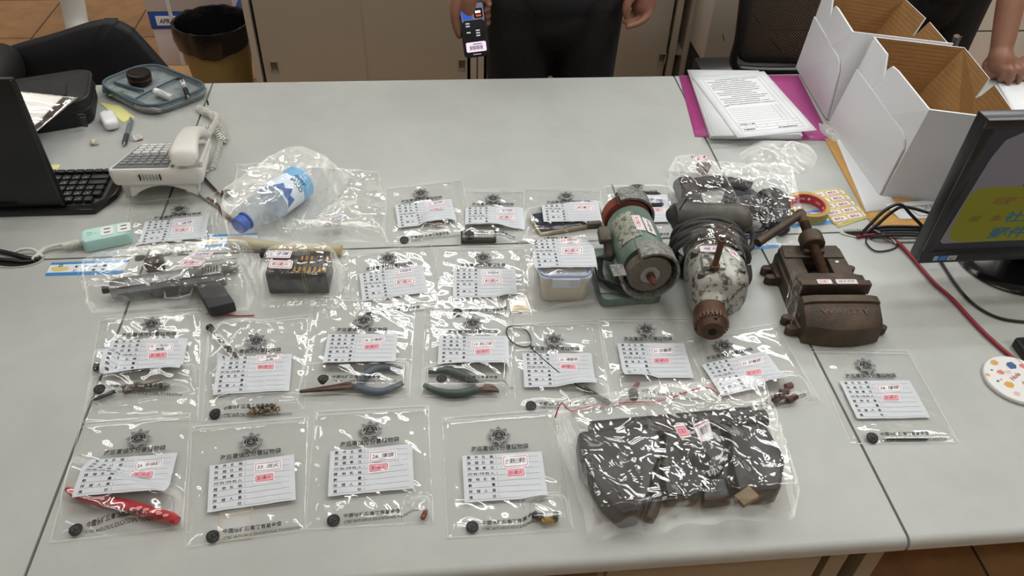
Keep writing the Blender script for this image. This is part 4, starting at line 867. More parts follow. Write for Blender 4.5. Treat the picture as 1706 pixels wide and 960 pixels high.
m = MB(); Mp = G @ MX.Translation((-.012, -.018, .109)); m.cyl(Mp @ V((0, 0, 0)), Mp @ V((.0, 0, .003)), .009, seg=18); m.cyl(Mp @ V((0, 0, .002)), Mp @ V((0.002, .004, .05)), .0052, .0056, 16); m.cyl(Mp @ V((.002, .004, .05)), Mp @ V((.002, .0042, .056)), .0075, .007, 16); m.build('pin', mat('brown_rust', '5d4234', .7, .3, var=.2), t)
MB().cyl(Mp @ V((.002, .0042, .0562)), Mp @ V((.002, .0042, .0566)), .004, seg=14).build('pin_bore', shadow_m, t)
def drill_place(fn, lift):
    def g(x, y):
        q = fn(x, y); k = max(0, 1-((q[0]-.003)/.0545)**2.6)**(1/2.6); return G @ V((q[0], q[1], max(.055+.05*k, .111 if -.034 < q[0] < .01 else 0)+lift))
    return g
sticker(t, 'number_sticker', lambda fn, l: (lambda x, y: G @ V((*fn(x, y), .1108+l))), [(-.034, .032), (.008, .036), (.008, .02), (-.034, .016)], '電鑽', bluehand_m, 'pale', 42, 15)
sticker(t, 'name_sticker', drill_place, [(.014, .043), (.04, .034), (.04, .012), (.022, .022)], '彭達火', redhand_m, 'pale', 30, 15)

# ------------------------------------------------------------------ drill-press vise
O = V((.652, .392, T)); G = MX.Translation(O) @ MX.Rotation(radians(-3.2), 4, 'Z')
t = thing('machine_vise', 'rusty brown drill-press vise with screw and cross handle', 'vise', O)
m = MB(); m.prism([(-.07, .03), (-.03, .03), (-.026, .19), (.026, .19), (.03, .03), (.07, .03), (.064, .205), (.055, .212), (-.055, .212), (-.064, .205)], 0, .034, G, bev=.002)
m.build('base', brown_m, t)
for s in (-1, 1):
    m = MB(); m.prism([(s*.024, .05), (s*.064, .05), (s*.06, .208), (s*.024, .208)][::s], .033, .047, G, bev=.003); m.build('rail', brown_m, t)
m = MB(); m.prism([(-.058, .175), (.058, .175), (.055, .212), (-.055, .212)], .03, .05, G, bev=.003); m.build('cross_bar', brown_m, t)
for s in (-1, 1):
    for y in (.022, .158):
        m = MB()
        for k in (0, 1):
            yy = y+.026*k
            m.prism([(s*.055, yy-.0075), (s*.085, yy-.0075), (s*.0905, yy-.004), (s*.0925, yy), (s*.0905, yy+.004), (s*.085, yy+.0075), (s*.055, yy+.0075)][::s], .0, .018, G, bev=.0025)
        m.prism([(s*.05, y-.012), (s*.074, y-.008), (s*.074, y+.034), (s*.05, y+.038)][::s], 0, .022, G, bev=.003)
        m.build('slotted_lug', brown_m, t)
# fixed jaw: profile in y, z swept along x with a bowed front
m = MB(); rings = []
for i in range(17):
    x = -.068+.136*i/16; b_ = .012*(1-(x/.068)**2)
    e = .004*(abs(x)/.068)**6
    rings.append([G @ V((x, y, z)) for y, z in ((.052, 0), (.052, .06), (.05, .068-e), (.034, .068-e), (.033, .063-e), (.031, .063-e), (.008-b_, .05-e), (.0-b_, .042-e), (-.003-b_, .004), (0-b_, 0))])
m.ring_loft(rings); m.build('fixed_jaw', brown_m, t, 30)
m = MB(); m.prism([(-.062, .072), (.062, .072), (.062, .106), (.03, .112), (-.03, .112), (-.062, .106)], .0475, .066, G, bev=.002); m.prism([(-.064, .07), (.064, .07), (.064, .083), (-.064, .083)], .05, .074, G, bev=.0015); m.prism([(-.022, .08), (.022, .08), (.022, .115), (-.022, .115)], .01, .06, G, bev=.002)
m.build('moving_jaw', brown_m, t)
a, b = G @ V((0, .108, .052)), G @ V((-.002, .272, .074)); d = b-a
Ms = frame(a, d) @ MX.Rotation(pi/2, 4, 'Y'); L_ = d.length; prof = [(.006, 0)]
k = 0
while k < 30: prof += [(.0072, .003+k*.0048), (.0098, .0054+k*.0048)]; k += 1
m = MB(); m.lathe(prof+[(.0085, L_-.004), (.0085, L_+.012), (.003, L_+.013)], Ms, 20); m.build('screw', rust_m, t, 30)
m = MB(); m.lathe([(.011, .082), (.0205, .083), (.0225, .086), (.0225, .108), (.0205, .112), (.011, .113)], Ms, 28); m.build('screw_boss', brown_m, t)
m = MB(); c = G @ V((0, .195, .045)); m.box(c, (.04, .03, .03), G.to_3x3(), bev=.004); m.build('boss_block', brown_m, t)
m = MB(); e = a+d*1.03; e2 = V((.558, .6, T+.062)); dd = (e2-e).normalized(); m.cyl(e-dd*.006, e2, .0078, .0088, 18); m.build('cross_handle', brown_m, t)
MB().sph(G @ V((.04, .165, .0475)), (.004, .003, .0008), seg=10, rings=6).build('paint_drop', white_m, t)
lt = mat('cast_letters', '635040', .6, .4)
p = P2(); p.text('125', -52, -203, 11, 18, .03, rot=pi); p.v = [(-(x+52)-30, -(y+203)-194) for x, y in p.v] if False else p.v
p = P2(); p.text('125', -33, -198, 11, 18, .03, rot=pi); p.build('size_number', lt, t, lambda x, y: G @ V((.001*x, -.001*y, .0506)))
sl = MX.Rotation(math.atan2(.013, .026), 4, 'X'); p = P2(); p.text('YEEJIAW', 46, -2, 12, 88, .03, rot=pi)
def onslope(x, y): yy = .022-.001*(-y)+.004; yy = .014+.001*(y+2) ; return G @ V((.001*x, yy, .05+(yy-.008+.006)*.0135/.0285*.9+.0022))
p.build('maker_letters', lt, t, onslope)
tf = lambda fn, l: (lambda x, y: G @ V((*fn(x, y), .0745+l)))
sticker(t, 'name_sticker', tf, [(-.034, .083), (-.008, .083), (-.008, .071), (-.034, .071)], '彭達火', redhand_m, 'pale', 32, 13)
sticker(t, 'number_sticker', tf, [(.0, .083), (.038, .083), (.038, .071), (.0, .071)], '鑽床虎鉗', hand_m, None, 40, 13)
m = MB(); m.grid(lambda u, v: (G @ V((-.066-.018*v+.003*sin(u*9), .112-.05*u-.04*v+.004*sin(v*7), .073-.055*v))), 8, 10); m.build('film_flap', crump_m, t, 180)
# ------------------------------------------------------------------ left desk: telephone
phone_m = mat('phone_white', 'dcdad4', .4); phone2_m = mat('phone_grey', '6f7274', .5); key_m = mat('phone_key', 'e6e6e4', .4)
HN, HF = .085, .035
A, B_ = P(177, 284, HN), P(338, 281, HN); C_, D_ = P(352, 234, HF+.006), P(211, 237, HF)
D_ = V((A.x+.006, C_.y-.004, D_.z)); C_.z = D_.z
def phf(u, v, d=0):  # u to the right, v away from the camera, d above the sloping face
    p = (A.lerp(B_, u)).lerp(D_.lerp(C_, u), v); n = (B_-A).cross(D_-A).normalized(); return p+n*d
t = thing('telephone', 'white desk telephone with grey key field, handset on its right side', 'telephone', ((A.x+B_.x)/2, (A.y+D_.y)/2, T))
m = MB(); q = [(0, 0), (1, 0), (1, 1), (0, 1)]
rings = []
for d, k in ((-.034, .93), (-.03, .955), (-.012, .995), (-.002, 1), (0, .99)):
    rg = []
    for u, v in rrect(.5-.5*k, .5-.5*k, .5+.5*k, .5+.5*k, .06, 4): rg.append(phf(u, v, d*(1-.55*v)))
    rings.append(rg)
m.ring_loft(rings); m.build('body', phone_m, t, 50)
m = MB(); m.prism([(0, 0), (1, 0), (1, 1), (0, 1)], 0, .001, MX.Identity(4)); 
for v_ in m.bm.verts: v_.co = phf(.04+.58*v_.co.x, .06+.88*v_.co.y, .0005+v_.co.z)
m.build('key_field', phone2_m, t, 0)
kb = mat('dark_key_slot', '8d9092', .5)
for r_ in range(8):
    for c_ in range(5 if r_ < 4 else 6):
        w_ = .105 if r_ < 4 else .085
        u0 = (.1 if r_ < 4 else .08)+c_*(.108 if r_ < 4 else .092); v0 = .93-.03*0-r_*(.1 if r_ < 4 else .098)
        if v0 < .2: continue
        m = MB()
        if r_ < 4: m.box((0, 0, 0), (1, 1, 1), bev=.12)
        else: m.box((0, 0, 0), (1, 1, 1), bev=.12)
        for v_ in m.bm.verts: v_.co = phf(u0+w_*.4+v_.co.x*w_*.78, v0-.05+v_.co.y*.06, .002+(v_.co.z+.5)*(.005 if r_ < 4 else .0025))
        m.build('key', key_m if r_ < 4 else kb, t)
m = MB()
for u, v, ww in ((.66, .06, .33), (.66, .8, .33)):
    pass
cr = []
for u, v, d in ((.66, .04, .0), (.99, .04, .0), (.99, .96, .0), (.66, .96, .0)): cr.append((u, v))
for d0, d1, uu, vv in ((0, .006, (.64, .665), (.05, .97)), (0, .012, (.965, .995), (.05, .97))):
    b = MB(); b.box((0, 0, 0), (1, 1, 1), bev=.05)
    for v_ in b.bm.verts: v_.co = phf(uu[0]+(v_.co.x+.5)*(uu[1]-uu[0]), vv[0]+(v_.co.y+.5)*(vv[1]-vv[0]), d0+(v_.co.z+.5)*d1)
    b.build('cradle_rim', phone_m, t)
m = MB(); hs = []
for i in range(19):
    v = i/18; w_ = .135+.035*abs(v-.5)**1.2*2.3; lift = .016+.022*sin(pi*v)**.8; th = .02+.012*abs(2*v-1)**2
    if i in (0, 18): w_ *= .8; th *= .8
    rg = []
    for a in range(16):
        al = 2*pi*a/16; x = math.copysign(abs(cos(al))**.6, cos(al)); z = math.copysign(abs(sin(al))**.6, sin(al))
        rg.append(phf(.815+.16/.17*w_*x, -.02+1.04*v, lift+th*.5*z+.004))
    hs.append(rg)
m.ring_loft(hs); m.build('handset', phone_m, t, 60)
for s, u in ((0, .2), (1, .84)):
    m = MB(); a_ = phf(u, .12, -.03); c0 = P(219, 326, .001) if s == 0 else P(321, 321, .001); c0.y += .01
    m.ring_loft([[p+V((x, y, 0)) for x, y in rrect(-w2, -.011, w2, .011, .005)] for p, w2 in ((c0, .014), (c0+V((0, .002, .01)), .015), (a_+V((0, 0, .004)), .02))]); m.build('foot', phone_m, t)
m = MB(); a0, a1 = phf(.16, .12, -.03), phf(.88, .12, -.03); pts = []
m.grid(lambda u, v: a0.lerp(a1, u)+V((0, -.004-.004*v, -.001-(.028*abs(2*u-1)**2+.006)*v)), 20, 2); m.build('stand_arch', phone_m, t, 180)
fn = (A-phf(0, 0, -.03)).normalized()
for k in range(7):
    u = .33+.035*k; MB().box(phf(u, -.002, -.016), (.0022, .003, .014), bev=.0004).build('grille_slot', shadow_m if k in (0, 6) else mat('slot_grey', '9c9b97', .6), t)
# coiled cord
ax = spline([phf(.93, 1.02, .01), P(362, 195, .02), P(340, 188, .008), P(330, 180, .006), P(345, 186, .012), P(362, 205, .014), P(372, 222, .01), P(374, 235, .008), P(362, 222, .014), P(350, 212, .012), P(338, 213, .008), P(360, 218, .018), P(366, 238, .008), P(360, 260, .006), P(354, 282, .005)], 16)
m = MB(); pts = []; x = None; n = len(ax); ph = 0
for i in range(n-1):
    d = (ax[i+1]-ax[i]); L_ = d.length; d.normalize(); x = d.orthogonal().normalized() if x is None else (x-d*x.dot(d)).normalized(); y = d.cross(x)
    K = max(2, int(L_/.00055))
    for k in range(K): ph += 2*pi*(L_/K)/.0076; pts.append(ax[i].lerp(ax[i+1], k/K)+(x*cos(ph)+y*sin(ph))*.0056)
m.tube(pts[::1], .0017, 6); m.build('coiled_cord', mat('cord_white', 'd6d4cc', .45), t, 60)
MB().tube(spline([P(354, 282, .005), P(345, 285, .006), phf(.99, .1, -.012)], 6), .0018, 6).build('cord_tail', phone_m, t)
tag(MB().tube(spline([P(300, 300, .004), P(325, 320, .003), P(342, 332, .003), P(372, 352, .003), P(396, 372, .003)], 8), .0022, 8).build('phone_wire', mat('grey_wire', '77746e', .5)), 'thin grey wire running from under the telephone towards the bottle bag', 'wire')

# ------------------------------------------------------------------ laptop-like keyboard and upright black panel
kx1 = P(160, 350, .012); far = P(120, 284, .012).y; ry = kx1.y
t = thing('keyboard', 'black keyboard with white-printed keys behind the upright black panel', 'keyboard', (-.93, (ry+far)/2, T))
m = MB(); xr = P(195, 300, .012).x+.012
out = [(-1.2, ry), (kx1.x-.004, ry), (xr-.012, ry+.03), (xr, ry+.055), (xr, far), (-1.2, far)]
m.prism(out, T, T+.014, None, .004); m.build('base', mat('gloss_black', '121214', .18), t)
m = MB(); m.prism([(-1.19, ry+.014), (kx1.x-.014, ry+.014), (xr-.018, ry+.034), (xr-.014, far-.008), (-1.19, far-.008)], T+.0141, T+.0148, None); m.build('key_well', black_m, t)
kp = .0192; cap_m = mat('key_cap', '1d1e20', .45)
y0 = far-.016
kn = 0
for r_ in range(6):
    y = y0-.0195*r_ - (.004 if r_ else 0)
    if y < ry+.016: break
    xx = xr-.034-(.012 if r_ > 4 else 0)
    for c_ in range(8):
        w_ = .036 if (c_ == 0 and r_ in (1, 2)) else .0165
        xc = xx-w_/2+.008; xx -= w_+.0027
        if xc < -.93: break
        MB().box((xc, y, T+.0185), (w_, .0155 if r_ else .011, .0075), bev=.0018).build('key', cap_m, t)
        p = P2(); ch = '1234QWERTYASDFGZXCVB.,;/OPKLMN'[kn % 30]; kn += 1
        if r_ and c_: p.text(ch, 0, 0, 5, rot=pi); p.text(('ㄅㄉㄓㄚㄞㄢㄦㄆㄊㄍㄐㄔㄗ')[kn % 13], -5, 3.5, 4, rot=pi); p.build('key_legend', mat('legend_white', 'd8d8d8', .6), t, lambda X, Y, xc=xc, y=y: V((xc+.0035+.001*X, y-.001*Y-.001, T+.0224)))
pe = P(110, 345, .014)
t = thing('laptop_lid', 'tall black upright laptop lid at the left picture edge, seen from behind', 'laptop', (-1.0, pe.y, T+.0145))
m = MB(); m.box((pe.x-.17, pe.y+.006, T+.0155+.14), (.34, .012, .28), bev=.004); m.build('lid', mat('matte_black', '151516', .35, bump=.05, bscale=900), t)
m = MB(); m.box((pe.x-.004, pe.y-.001, T+.0155+.14), (.005, .003, .276), bev=.001); m.build('edge_strip', mat('edge_black', '232324', .3), t)
for k in range(14): MB().box((P(2+2.1*k, 333, .03).x-.0, pe.y-.0004, T+.028), (.0012, .0014, .007)).build('vent_slot', shadow_m, t)
# power strip, teal
z = 0; a, b = P(141, 414, .0), P(220, 398, .0); Mb = frame((a+b)/2+V((0, .004, .0005)), b-a); L_ = (b-a).length
t = thing('power_strip', 'pale teal two-socket power strip with a white ribbed cord', 'power strip', Mb.translation)
m = MB(); m.prism(rrect(-L_/2, -.021, L_/2, .021, .007, 5), 0, .026, Mb, .003); m.build('case', mat('teal_plastic', 'b5ddd6', .4), t)
for x in (.004, .034):
    m = MB(); m.prism(rrect(x-.012, -.014, x+.012, .014, .003), .0262, .0272, Mb); o = m.build('socket', mat('socket_white', 'e3e4e2', .4), t)
    for y in (-.005, .006): MB().box(Mb @ V((x, y, .0273)), (.011, .0022, .0006), Mb.to_3x3()).build('slot', shadow_m, o)
p = P2(); p.text('PSE', -32, -3, 4.5, 9); p.text('15A', -32, 4, 4, 8); p.text('125V', -22, 1, 3.6, 8); p.build('rating_mark', mat('grey_ink', '4a5a5c', .6), t, lambda x, y: Mb @ V((.001*x, -.001*y, .0264)))
m = MB(); c0 = Mb @ V((-L_/2, 0, .012)); dr = (Mb.to_3x3() @ V((-1, 0, 0)))
prof = []
for k in range(8): prof += [(.0085-.0003*k, .0045*k), (.0085-.0003*k, .0045*k+.0025), (.0065-.0002*k, .0045*k+.0026), (.0065-.0002*k, .0045*k+.0044)]
m.lathe([(.004, -.001)]+prof+[(.003, .037)], frame(c0, dr) @ MX.Rotation(pi/2, 4, 'Y'), 18); m.build('strain_relief', mat('cord_white', ''), t, 30)
MB().tube(spline([c0+dr*.034, P(100, 408, .01), P(76, 414, .008), P(60, 427, .006), P(54, 433, .0045)], 8), .0038, 8).build('cord', mat('cord_white', ''), t)
# cable grommets
def grommet(name, label, px0, px1, wx, dy):
    a, b = P(*px0), P(*px1); c = (a+b)/2; c.y = .7; L_ = abs(b.x-a.x)
    t = thing('cable_grommet', label, 'cable grommet', (c.x, .7, T))
    m = MB(); n = 16; rings = []
    for i in range(n+1):
        th = pi*i/n; rings.append([V((c.x-L_/2*k*cos(th), .7+dy*k*sin(th), T+z_)) for k, z_ in ((1.06, .0004), (1.06, .0016), (.93, .0016), (.93, .0004))])
    m.ring_loft(rings); m.build('rim', mat('grommet_grey', 'a9a8a1', .45), t)
    m = MB(); pts = [(c.x-L_/2*.93*cos(pi*i/n), .7+dy*.93*sin(pi*i/n)) for i in range(n+1)]; m.prism(pts, T+.0003, T+.0008); m.build('opening', shadow_m, t)
    for i in range(26):
        x = c.x-L_*.44+L_*.88*i/25; MB().box((x, .7+(.004 if dy < 0 else -.004), T+.0014), (L_*.88/50, .008, .0012)).build('brush_tooth', mat('tooth_grey', '9b9a94', .6), t)
grommet('left', 'half-round cable grommet at the left, with black and white cords', (-12, 436), (72, 432), 0, -.022)
grommet('right', 'half-round cable grommet at the right, where the red cable comes out', (1402, 389), (1530, 388), 0, -.024)
def cable(pts, r, m_, label, name='cable', cat='cable', n=8, grp=None):
    return tag(MB().tube(spline(pts, n), r, 8).build(name, m_, smooth=60), label, cat, grp)
cable([P(-40, 412, .006), P(10, 421, .006), P(45, 430, .005), P(66, 432, .003)], .0045, black_m, 'upper black cable entering the left grommet from the picture edge')
cable([P(-40, 428, .004), P(10, 433, .004), P(40, 436, .003), P(60, 434, .002)], .004, black_m, 'lower black cable entering the left grommet')
cable([P(18, 424, .004), P(35, 416, .01), P(55, 416, .01), P(72, 428, .003)], .003, mat('cord_white', ''), 'short white cord looping over the left grommet')
# property tags: blue and white stickers on the desks
tagw = mat('tag_white', 'dfe5ea', .4); tagb = mat('tag_blue', '3f86c4', .4); tagy = mat('tag_yellow', 'd9c98a', .5)
def ptag(label, q, rows=('財產名稱', '保管單位')):
    q = [P(*p, .0004) for p in q]; f = bil([V(p[:2]) for p in q]); W, H = 100, 30
    t = thing('property_tag', label, 'sticker', (sum(q, V())/4))
    P2().fan([(0, 0), (W, 0), (W, H), (0, H)]).build('backing', tagw, t, lambda x, y: V((*f(x, y, W, H), T+.0004)))
    p = P2(); p.line(0, 2.5, W, 2.5, 5); p.line(0, H-3.5, W, H-3.5, 7); p.build('blue_bands', tagb, t, lambda x, y: V((*f(x, y, W, H), T+.0006)))
    p = P2(); p.fan([(3, 10), (14, 8), (25, 11), (27, 17), (20, 21), (9, 21), (4, 17)]); p.build('yellow_crest', tagy, t, lambda x, y: V((*f(x, y, W, H), T+.0006)))
    p = P2(); p.disc(14, 8, 2.6, 1.6); p.spread(rows[0], (33, 45, 57, 69), 13, 5, .02); p.spread(rows[1], (33, 45, 57, 69), 22, 5, .02); p.build('lettering', ink_m, t, lambda x, y: V((*f(x, y, W, H), T+.0008)))
ptag('blue-banded property sticker half under the pistol bag', [(86, 438), (216, 433), (204, 456), (75, 460)])
ptag('blue-banded property sticker between the rod bag and the rubber hose', [(338, 392), (430, 388), (428, 410), (334, 413)], ('財產編號', '保管單位'))
ptag('blue-banded property sticker peeking out below the tape roll', [(1300, 356), (1380, 348), (1398, 372), (1310, 380)])
ptag('blue-banded property sticker peeking out behind the vise handle', [(1225, 398), (1290, 392), (1298, 412), (1236, 418)])
# zip case with bag of white stuff on it
t = thing('zip_case', 'black zippered soft case standing behind the laptop lid', 'case', P(70, 190))
q0 = [P(163, 205), P(40, 235), P(-60, 190), P(150, 140)]
fr_, fl_ = P(160, 208), P(20, 240); H = .07
bl_, br_ = P(-30, 182), P(140, 158)
tl = [V((v.x, v.y, T+H)) for v in (fl_, fr_)]
tr_ = P(143, 112, H); tb = P(0, 140, H)
oc = [(fl_.x-.1, fl_.y-.01), (fr_.x, fr_.y), (tr_.x+.012, tr_.y), (tb.x-.1, tb.y-.02)]
def rpoly(pts, r, n=5):
    o = []; m_ = len(pts)
    for i in range(m_):
        a, b, c = V(pts[i-1]), V(pts[i]), V(pts[(i+1) % m_]); u, v = (a-b).normalized(), (c-b).normalized()
        for k in range(n+1):
            s = k/n; o.append(tuple((b+u*r).lerp(b, s).lerp(b.lerp(b+v*r, s), s)))
    return o
ol = rpoly(oc, .035); cx = sum(p[0] for p in ol)/len(ol); cy = sum(p[1] for p in ol)/len(ol)
sc_ = lambda k, z: [V((cx+(x-cx)*k, cy+(y-cy)*k, T+z)) for x, y in ol]
case_m = mat('case_fabric', '19191b', .6, bump=.3, bscale=500)
m = MB(); m.ring_loft([sc_(.96, 0), sc_(.99, .006), sc_(1, .03), sc_(1, .06), sc_(.985, H-.002), sc_(.95, H+.001), sc_(.5, H+.003)]); m.build('shell', case_m, t, 60)
MB().tube(sc_(1.0, H-.006), .0034, 8, closed=True).build('piping', mat('piping_black', '2a2a2c', .4), t)
MB().tube(sc_(1.004, .038), .0028, 8, closed=True).build('zip_line', mat('zip_black', '0f0f10', .5), t)
m = MB(); c = P(137, 193, .038); m.box(c+V((.002, -.007, -.012)), (.012, .004, .03), (.25, .1, .1), bev=.0018); m.box(c+V((0, -.005, .003)), (.016, .006, .009), (0, 0, .1), bev=.002); m.build('zip_pull', mat('pull_dark', '34363a', .35, .4), t)
q = [P(88, 137, H+.0045), P(112, 134, H+.0045), P(110, 158, H+.0045), P(84, 163, H+.0045)]; m = MB(); m.ring_loft([[p for p in q], [p+V((0, 0, .0006)) for p in q]]); m.build('patch', mat('patch_black', '111113', .5), t)
z = H+.006; q = [P(-25, 148, z), P(131, 165, z), P(45, 236, z-.018), P(-30, 240, z-.01)]
t = thing('white_zip_bag', 'clear zip bag of white folded tissue lying on the black case', 'bag', sum(q, V())/4)
f_ = lambda u, v: (q[0].lerp(q[1], u)).lerp(q[3].lerp(q[2], u), v)
m = MB(); m.slab(lambda u, v: f_(u*.84, v*.97+.01)+V((0, 0, .003+.012*max(0, sin(pi*u)*sin(pi*v))**.5*(.7+.6*noise.noise(V((u*3, v*7, 1))))+0.0008*noise.noise(V((u*14, v*14, 4))))), 40, 30, .001); m.build('white_tissue', mat('tissue_white', 'e9e6e4', .8), t, 180)
m = MB(); m.slab(lambda u, v: f_(u, v)+V((0, 0, .004+.0145*max(0, sin(pi*min(1, u*1.05))*sin(pi*v))**.5*(.75+.5*noise.noise(V((u*3, v*7, 1)))))), 40, 30, .0004); m.build('clear_bag', film_m, t, 180)
# chair backs appear in the background part; open pencil case
t = thing('pencil_case', 'open grey-blue zip pencil case lying flat at the far left desk edge', 'pencil case', P(255, 155))
z0 = .012; oc = [P(160, 146, z0), P(250, 191, z0), P(357, 152, z0), P(250, 110, z0)]
ol = rpoly([(p.x, p.y) for p in oc], .055, 7); cx = sum(p[0] for p in ol)/len(ol); cy = sum(p[1] for p in ol)/len(ol)
sag = lambda x, y: .012*abs(((x-cx)+(y-cy)*.4)/.16)**2
def sc2(k, z): return [V((cx+(x-cx)*k, cy+(y-cy)*k, T+z+.006*abs(noise.noise(V((x*9, y*9, 0)))))) for x, y in ol]
bluegrey = mat('bluegrey_cloth', '848d8f', .8, var=.12, vscale=60, bump=.3, bscale=700); bgd = mat('bluegrey_dark', '4f616a', .7, bump=.2, bscale=600)
m = MB(); m.ring_loft([sc2(.97, 0), sc2(1.0, .008), sc2(1.0, .02), sc2(.955, .022), sc2(.93, .011), sc2(.5, .009), sc2(.1, .009)]); m.build('case_shell', bluegrey, t, 60)
MB().tube(sc2(.985, .0235), .0034, 8, closed=True).build('zip_edge', bgd, t)
MB().tube(sc2(1.012, .012), .003, 8, closed=True).build('outer_piping', mat('piping_grey', '7f8488', .6), t)
def strip(pts, w, h_, name, m_, zz):
    pp = spline([P(*q, zz) for q in pts], 5); m = MB()
    m.ring_loft([[p+V((0, -w, 0)), p+V((0, -w*.6, h_)), p+V((0, w*.6, h_)), p+V((0, w, 0))] for p in pp]); m.build(name, m_, t)
strip([(172, 152), (205, 160), (240, 176)], .006, .006, 'pocket_edge', bgd, .016)
strip([(222, 168), (262, 147), (296, 131)], .003, .004, 'divider', bgd, .016)
strip([(190, 138), (215, 146), (240, 152)], .004, .005, 'pocket_edge', bgd, .016)
strip([(225, 178), (247, 182), (268, 186)], .005, .006, 'pocket_edge', mat('pocket_grey', '8d8f90', .7), .016)
m = MB(); a, b = P(181, 160, .019), P(206, 151, .019); m.box((a+b)/2, ((b-a).length, .004, .003), (0, 0, math.atan2((b-a).y, (b-a).x)), bev=.001); m.build('green_tab', mat('green_tab', '6b8f2e', .6), t)
m = MB(); m.box(P(346, 171, .006), (.004, .003, .014), bev=.001); m.box(P(297, 131, .022), (.012, .008, .006), (0, 0, .4), bev=.002); m.build('zip_pull', mat('pull_dark', ''), t)
c = P(234, 136, .016); t = thing('round_tin', 'round black tin with a red rim line on the pencil case', 'tin', c)
Mb = MX.Translation(c) @ MX.Rotation(.06, 4, 'Y')
MB().lathe([(.026, 0), (.0285, .002), (.0285, .012)], Mb, 32).build('base', mat('tin_black', '1a1214', .3), t)
MB().lathe([(.029, .0121), (.029, .0145)], Mb, 32).build('red_band', mat('tin_red', '7a1c22', .35), t)
MB().lathe([(.0288, .0146), (.029, .022), (.0275, .0255), (.024, .026), (.0235, .0252), (.001, .0252)], Mb, 32).build('lid', mat('tin_black', ''), t)
a, b = P(259, 152, .024), P(306, 172, .024); t = thing('lip_balm', 'white cylindrical stick of balm with printed sleeve in the pencil case', 'tube', (a+b)/2)
d = (b-a).normalized(); MB().cyl(a, a+d*.016, .0085, .0088, 20).build('cap', mat('balm_white', 'e9e9e7', .35), t); o = MB().cyl(a+d*.017, a+d*.06, .0088, .0088, 20).build('sleeve', mat('balm_sleeve', 'd5d8da', .4), t)
p = P2(); [p.text('BALM', 2+11*(k % 2), 3+3*k, 2.4, 14) for k in range(-1, 2)]; yv = V((-d.y, d.x, 0)); p.build('lettering', ink_m, o, lambda x, y: a+d*(.02+.001*x)+(yv*sin(-.001*y/.0088)+V((0, 0, 1))*cos(-.001*y/.0088))*.0091)
def pen(name, label, p0, p1, r, mats):
    a, b = P(*p0), P(*p1); d = (b-a).normalized(); L_ = (b-a).length; t = thing(name, label, 'pen', (a+b)/2)
    for nm, s0, s1, r0, r1, mt in mats: MB().cyl(a+d*L_*s0, a+d*L_*s1, r*r0, r*r1, 16).build(nm, mt, t)
    up = V((0, 0, 1)); MB().box(a+d*L_*.17+up*r*1.25, (L_*.25, .003, .0015), (0, 0, math.atan2(d.y, d.x)), bev=.0005).build('clip', mats[0][5], t)
pen('ballpoint_pen', 'black ballpoint pen with white sleeve leaning on the pencil case', (302, 131, .03), (314, 164, .026), .0058, [('clicker', 0, .14, .55, 1, black_m), ('label_sleeve', .14, .4, 1, 1, mat('pen_white', 'd9dadb', .35)), ('barrel', .4, .55, 1, .95, mat('clear_grey', '8b9096', .25)), ('grip', .55, .9, 1.05, 1, black_m), ('tip', .9, 1, .8, .25, steel_m)])
pen('gel_pen', 'grey translucent pen lying between white case and telephone', (219, 197, .006), (206, 243, .006), .0055, [('cap_end', 0, .1, .4, .9, mat('clear_grey', '')), ('barrel', .1, .62, 1, 1, mat('smoke_barrel', '7e868c', .25, alpha=.8)), ('grip', .62, .9, 1.02, 1, mat('dark_grip', '3a3e43', .5)), ('tip', .9, 1, .8, .25, steel_m)])
# earbud-like white case, notes, scraps
c = (P(176, 194, .0)+P(194, 222, .0))/2; d = P(192, 224)-P(176, 192); Mb = frame(c+V((0, 0, .013)), d)
t = thing('white_case', 'glossy white rounded pocket case beside the yellow notes', 'case', c)
m = MB(); m.sph((0, 0, 0), (1, 1, 1), seg=28, rings=16)
for v_ in m.bm.verts:
    x, y, z_ = v_.co; f3 = lambda a: math.copysign(abs(a)**.55, a); v_.co = Mb @ V((f3(x)*.036, f3(y)*.017, f3(z_)*.0125))
m.build('shell', mat('gloss_white', 'e8e8ea', .15), t, 180)
MB().sph(Mb @ V((-.022, .004, .0115)), (.0022, .0016, .0012), seg=10, rings=6).build('indicator', mat('grey_dot', '77777a', .4), t)
note_m = mat('note_yellow', 'e0dd93', .8)
def sheet(name, label, cat, pts, z, m_, th=.0003, nu=8, nv=8, curl=0, grp=None):
    q = [P(*p, z) for p in pts]; f_ = lambda u, v: (q[0].lerp(q[1], u)).lerp(q[3].lerp(q[2], u), v)
    o = MB().slab(lambda u, v: f_(u, v)+V((0, 0, th+curl*(u**2)*(v**2))), nu, nv, th).build(name, m_, None, 180); return tag(o, label, cat, grp), f_
sheet('sticky_note', 'yellow sticky note sticking out from under the pencil case', 'note', [(163, 170), (200, 176), (226, 196), (205, 205)], .0005, note_m)
sheet('sticky_note', 'yellow sticky note behind the black keyboard', 'note', [(60, 276), (101, 274), (97, 282), (60, 283)], .0005, note_m)
def scrap(name, label, px, py, r, m_, sq=.7):
    m = MB(); c = P(px, py, r*sq*.8); m.sph(c, (r, r*.8, r*sq), seg=14, rings=10)
    for v_ in m.bm.verts: v_.co += V((noise.noise(v_.co*160), noise.noise(v_.co*160+V((5, 0, 0))), noise.noise(v_.co*160+V((0, 5, 0)))))*r*.45
    for v_ in m.bm.verts: v_.co.z = max(v_.co.z, T+.0003)
    tag(m.build(name, m_, None, 20), label, 'wrapper')
scrap('plastic_scrap', 'small crumpled lump of clear cream plastic left of the white case', 157, 237, .0095, mat('cream_scrap', 'cfc8b4', .3))
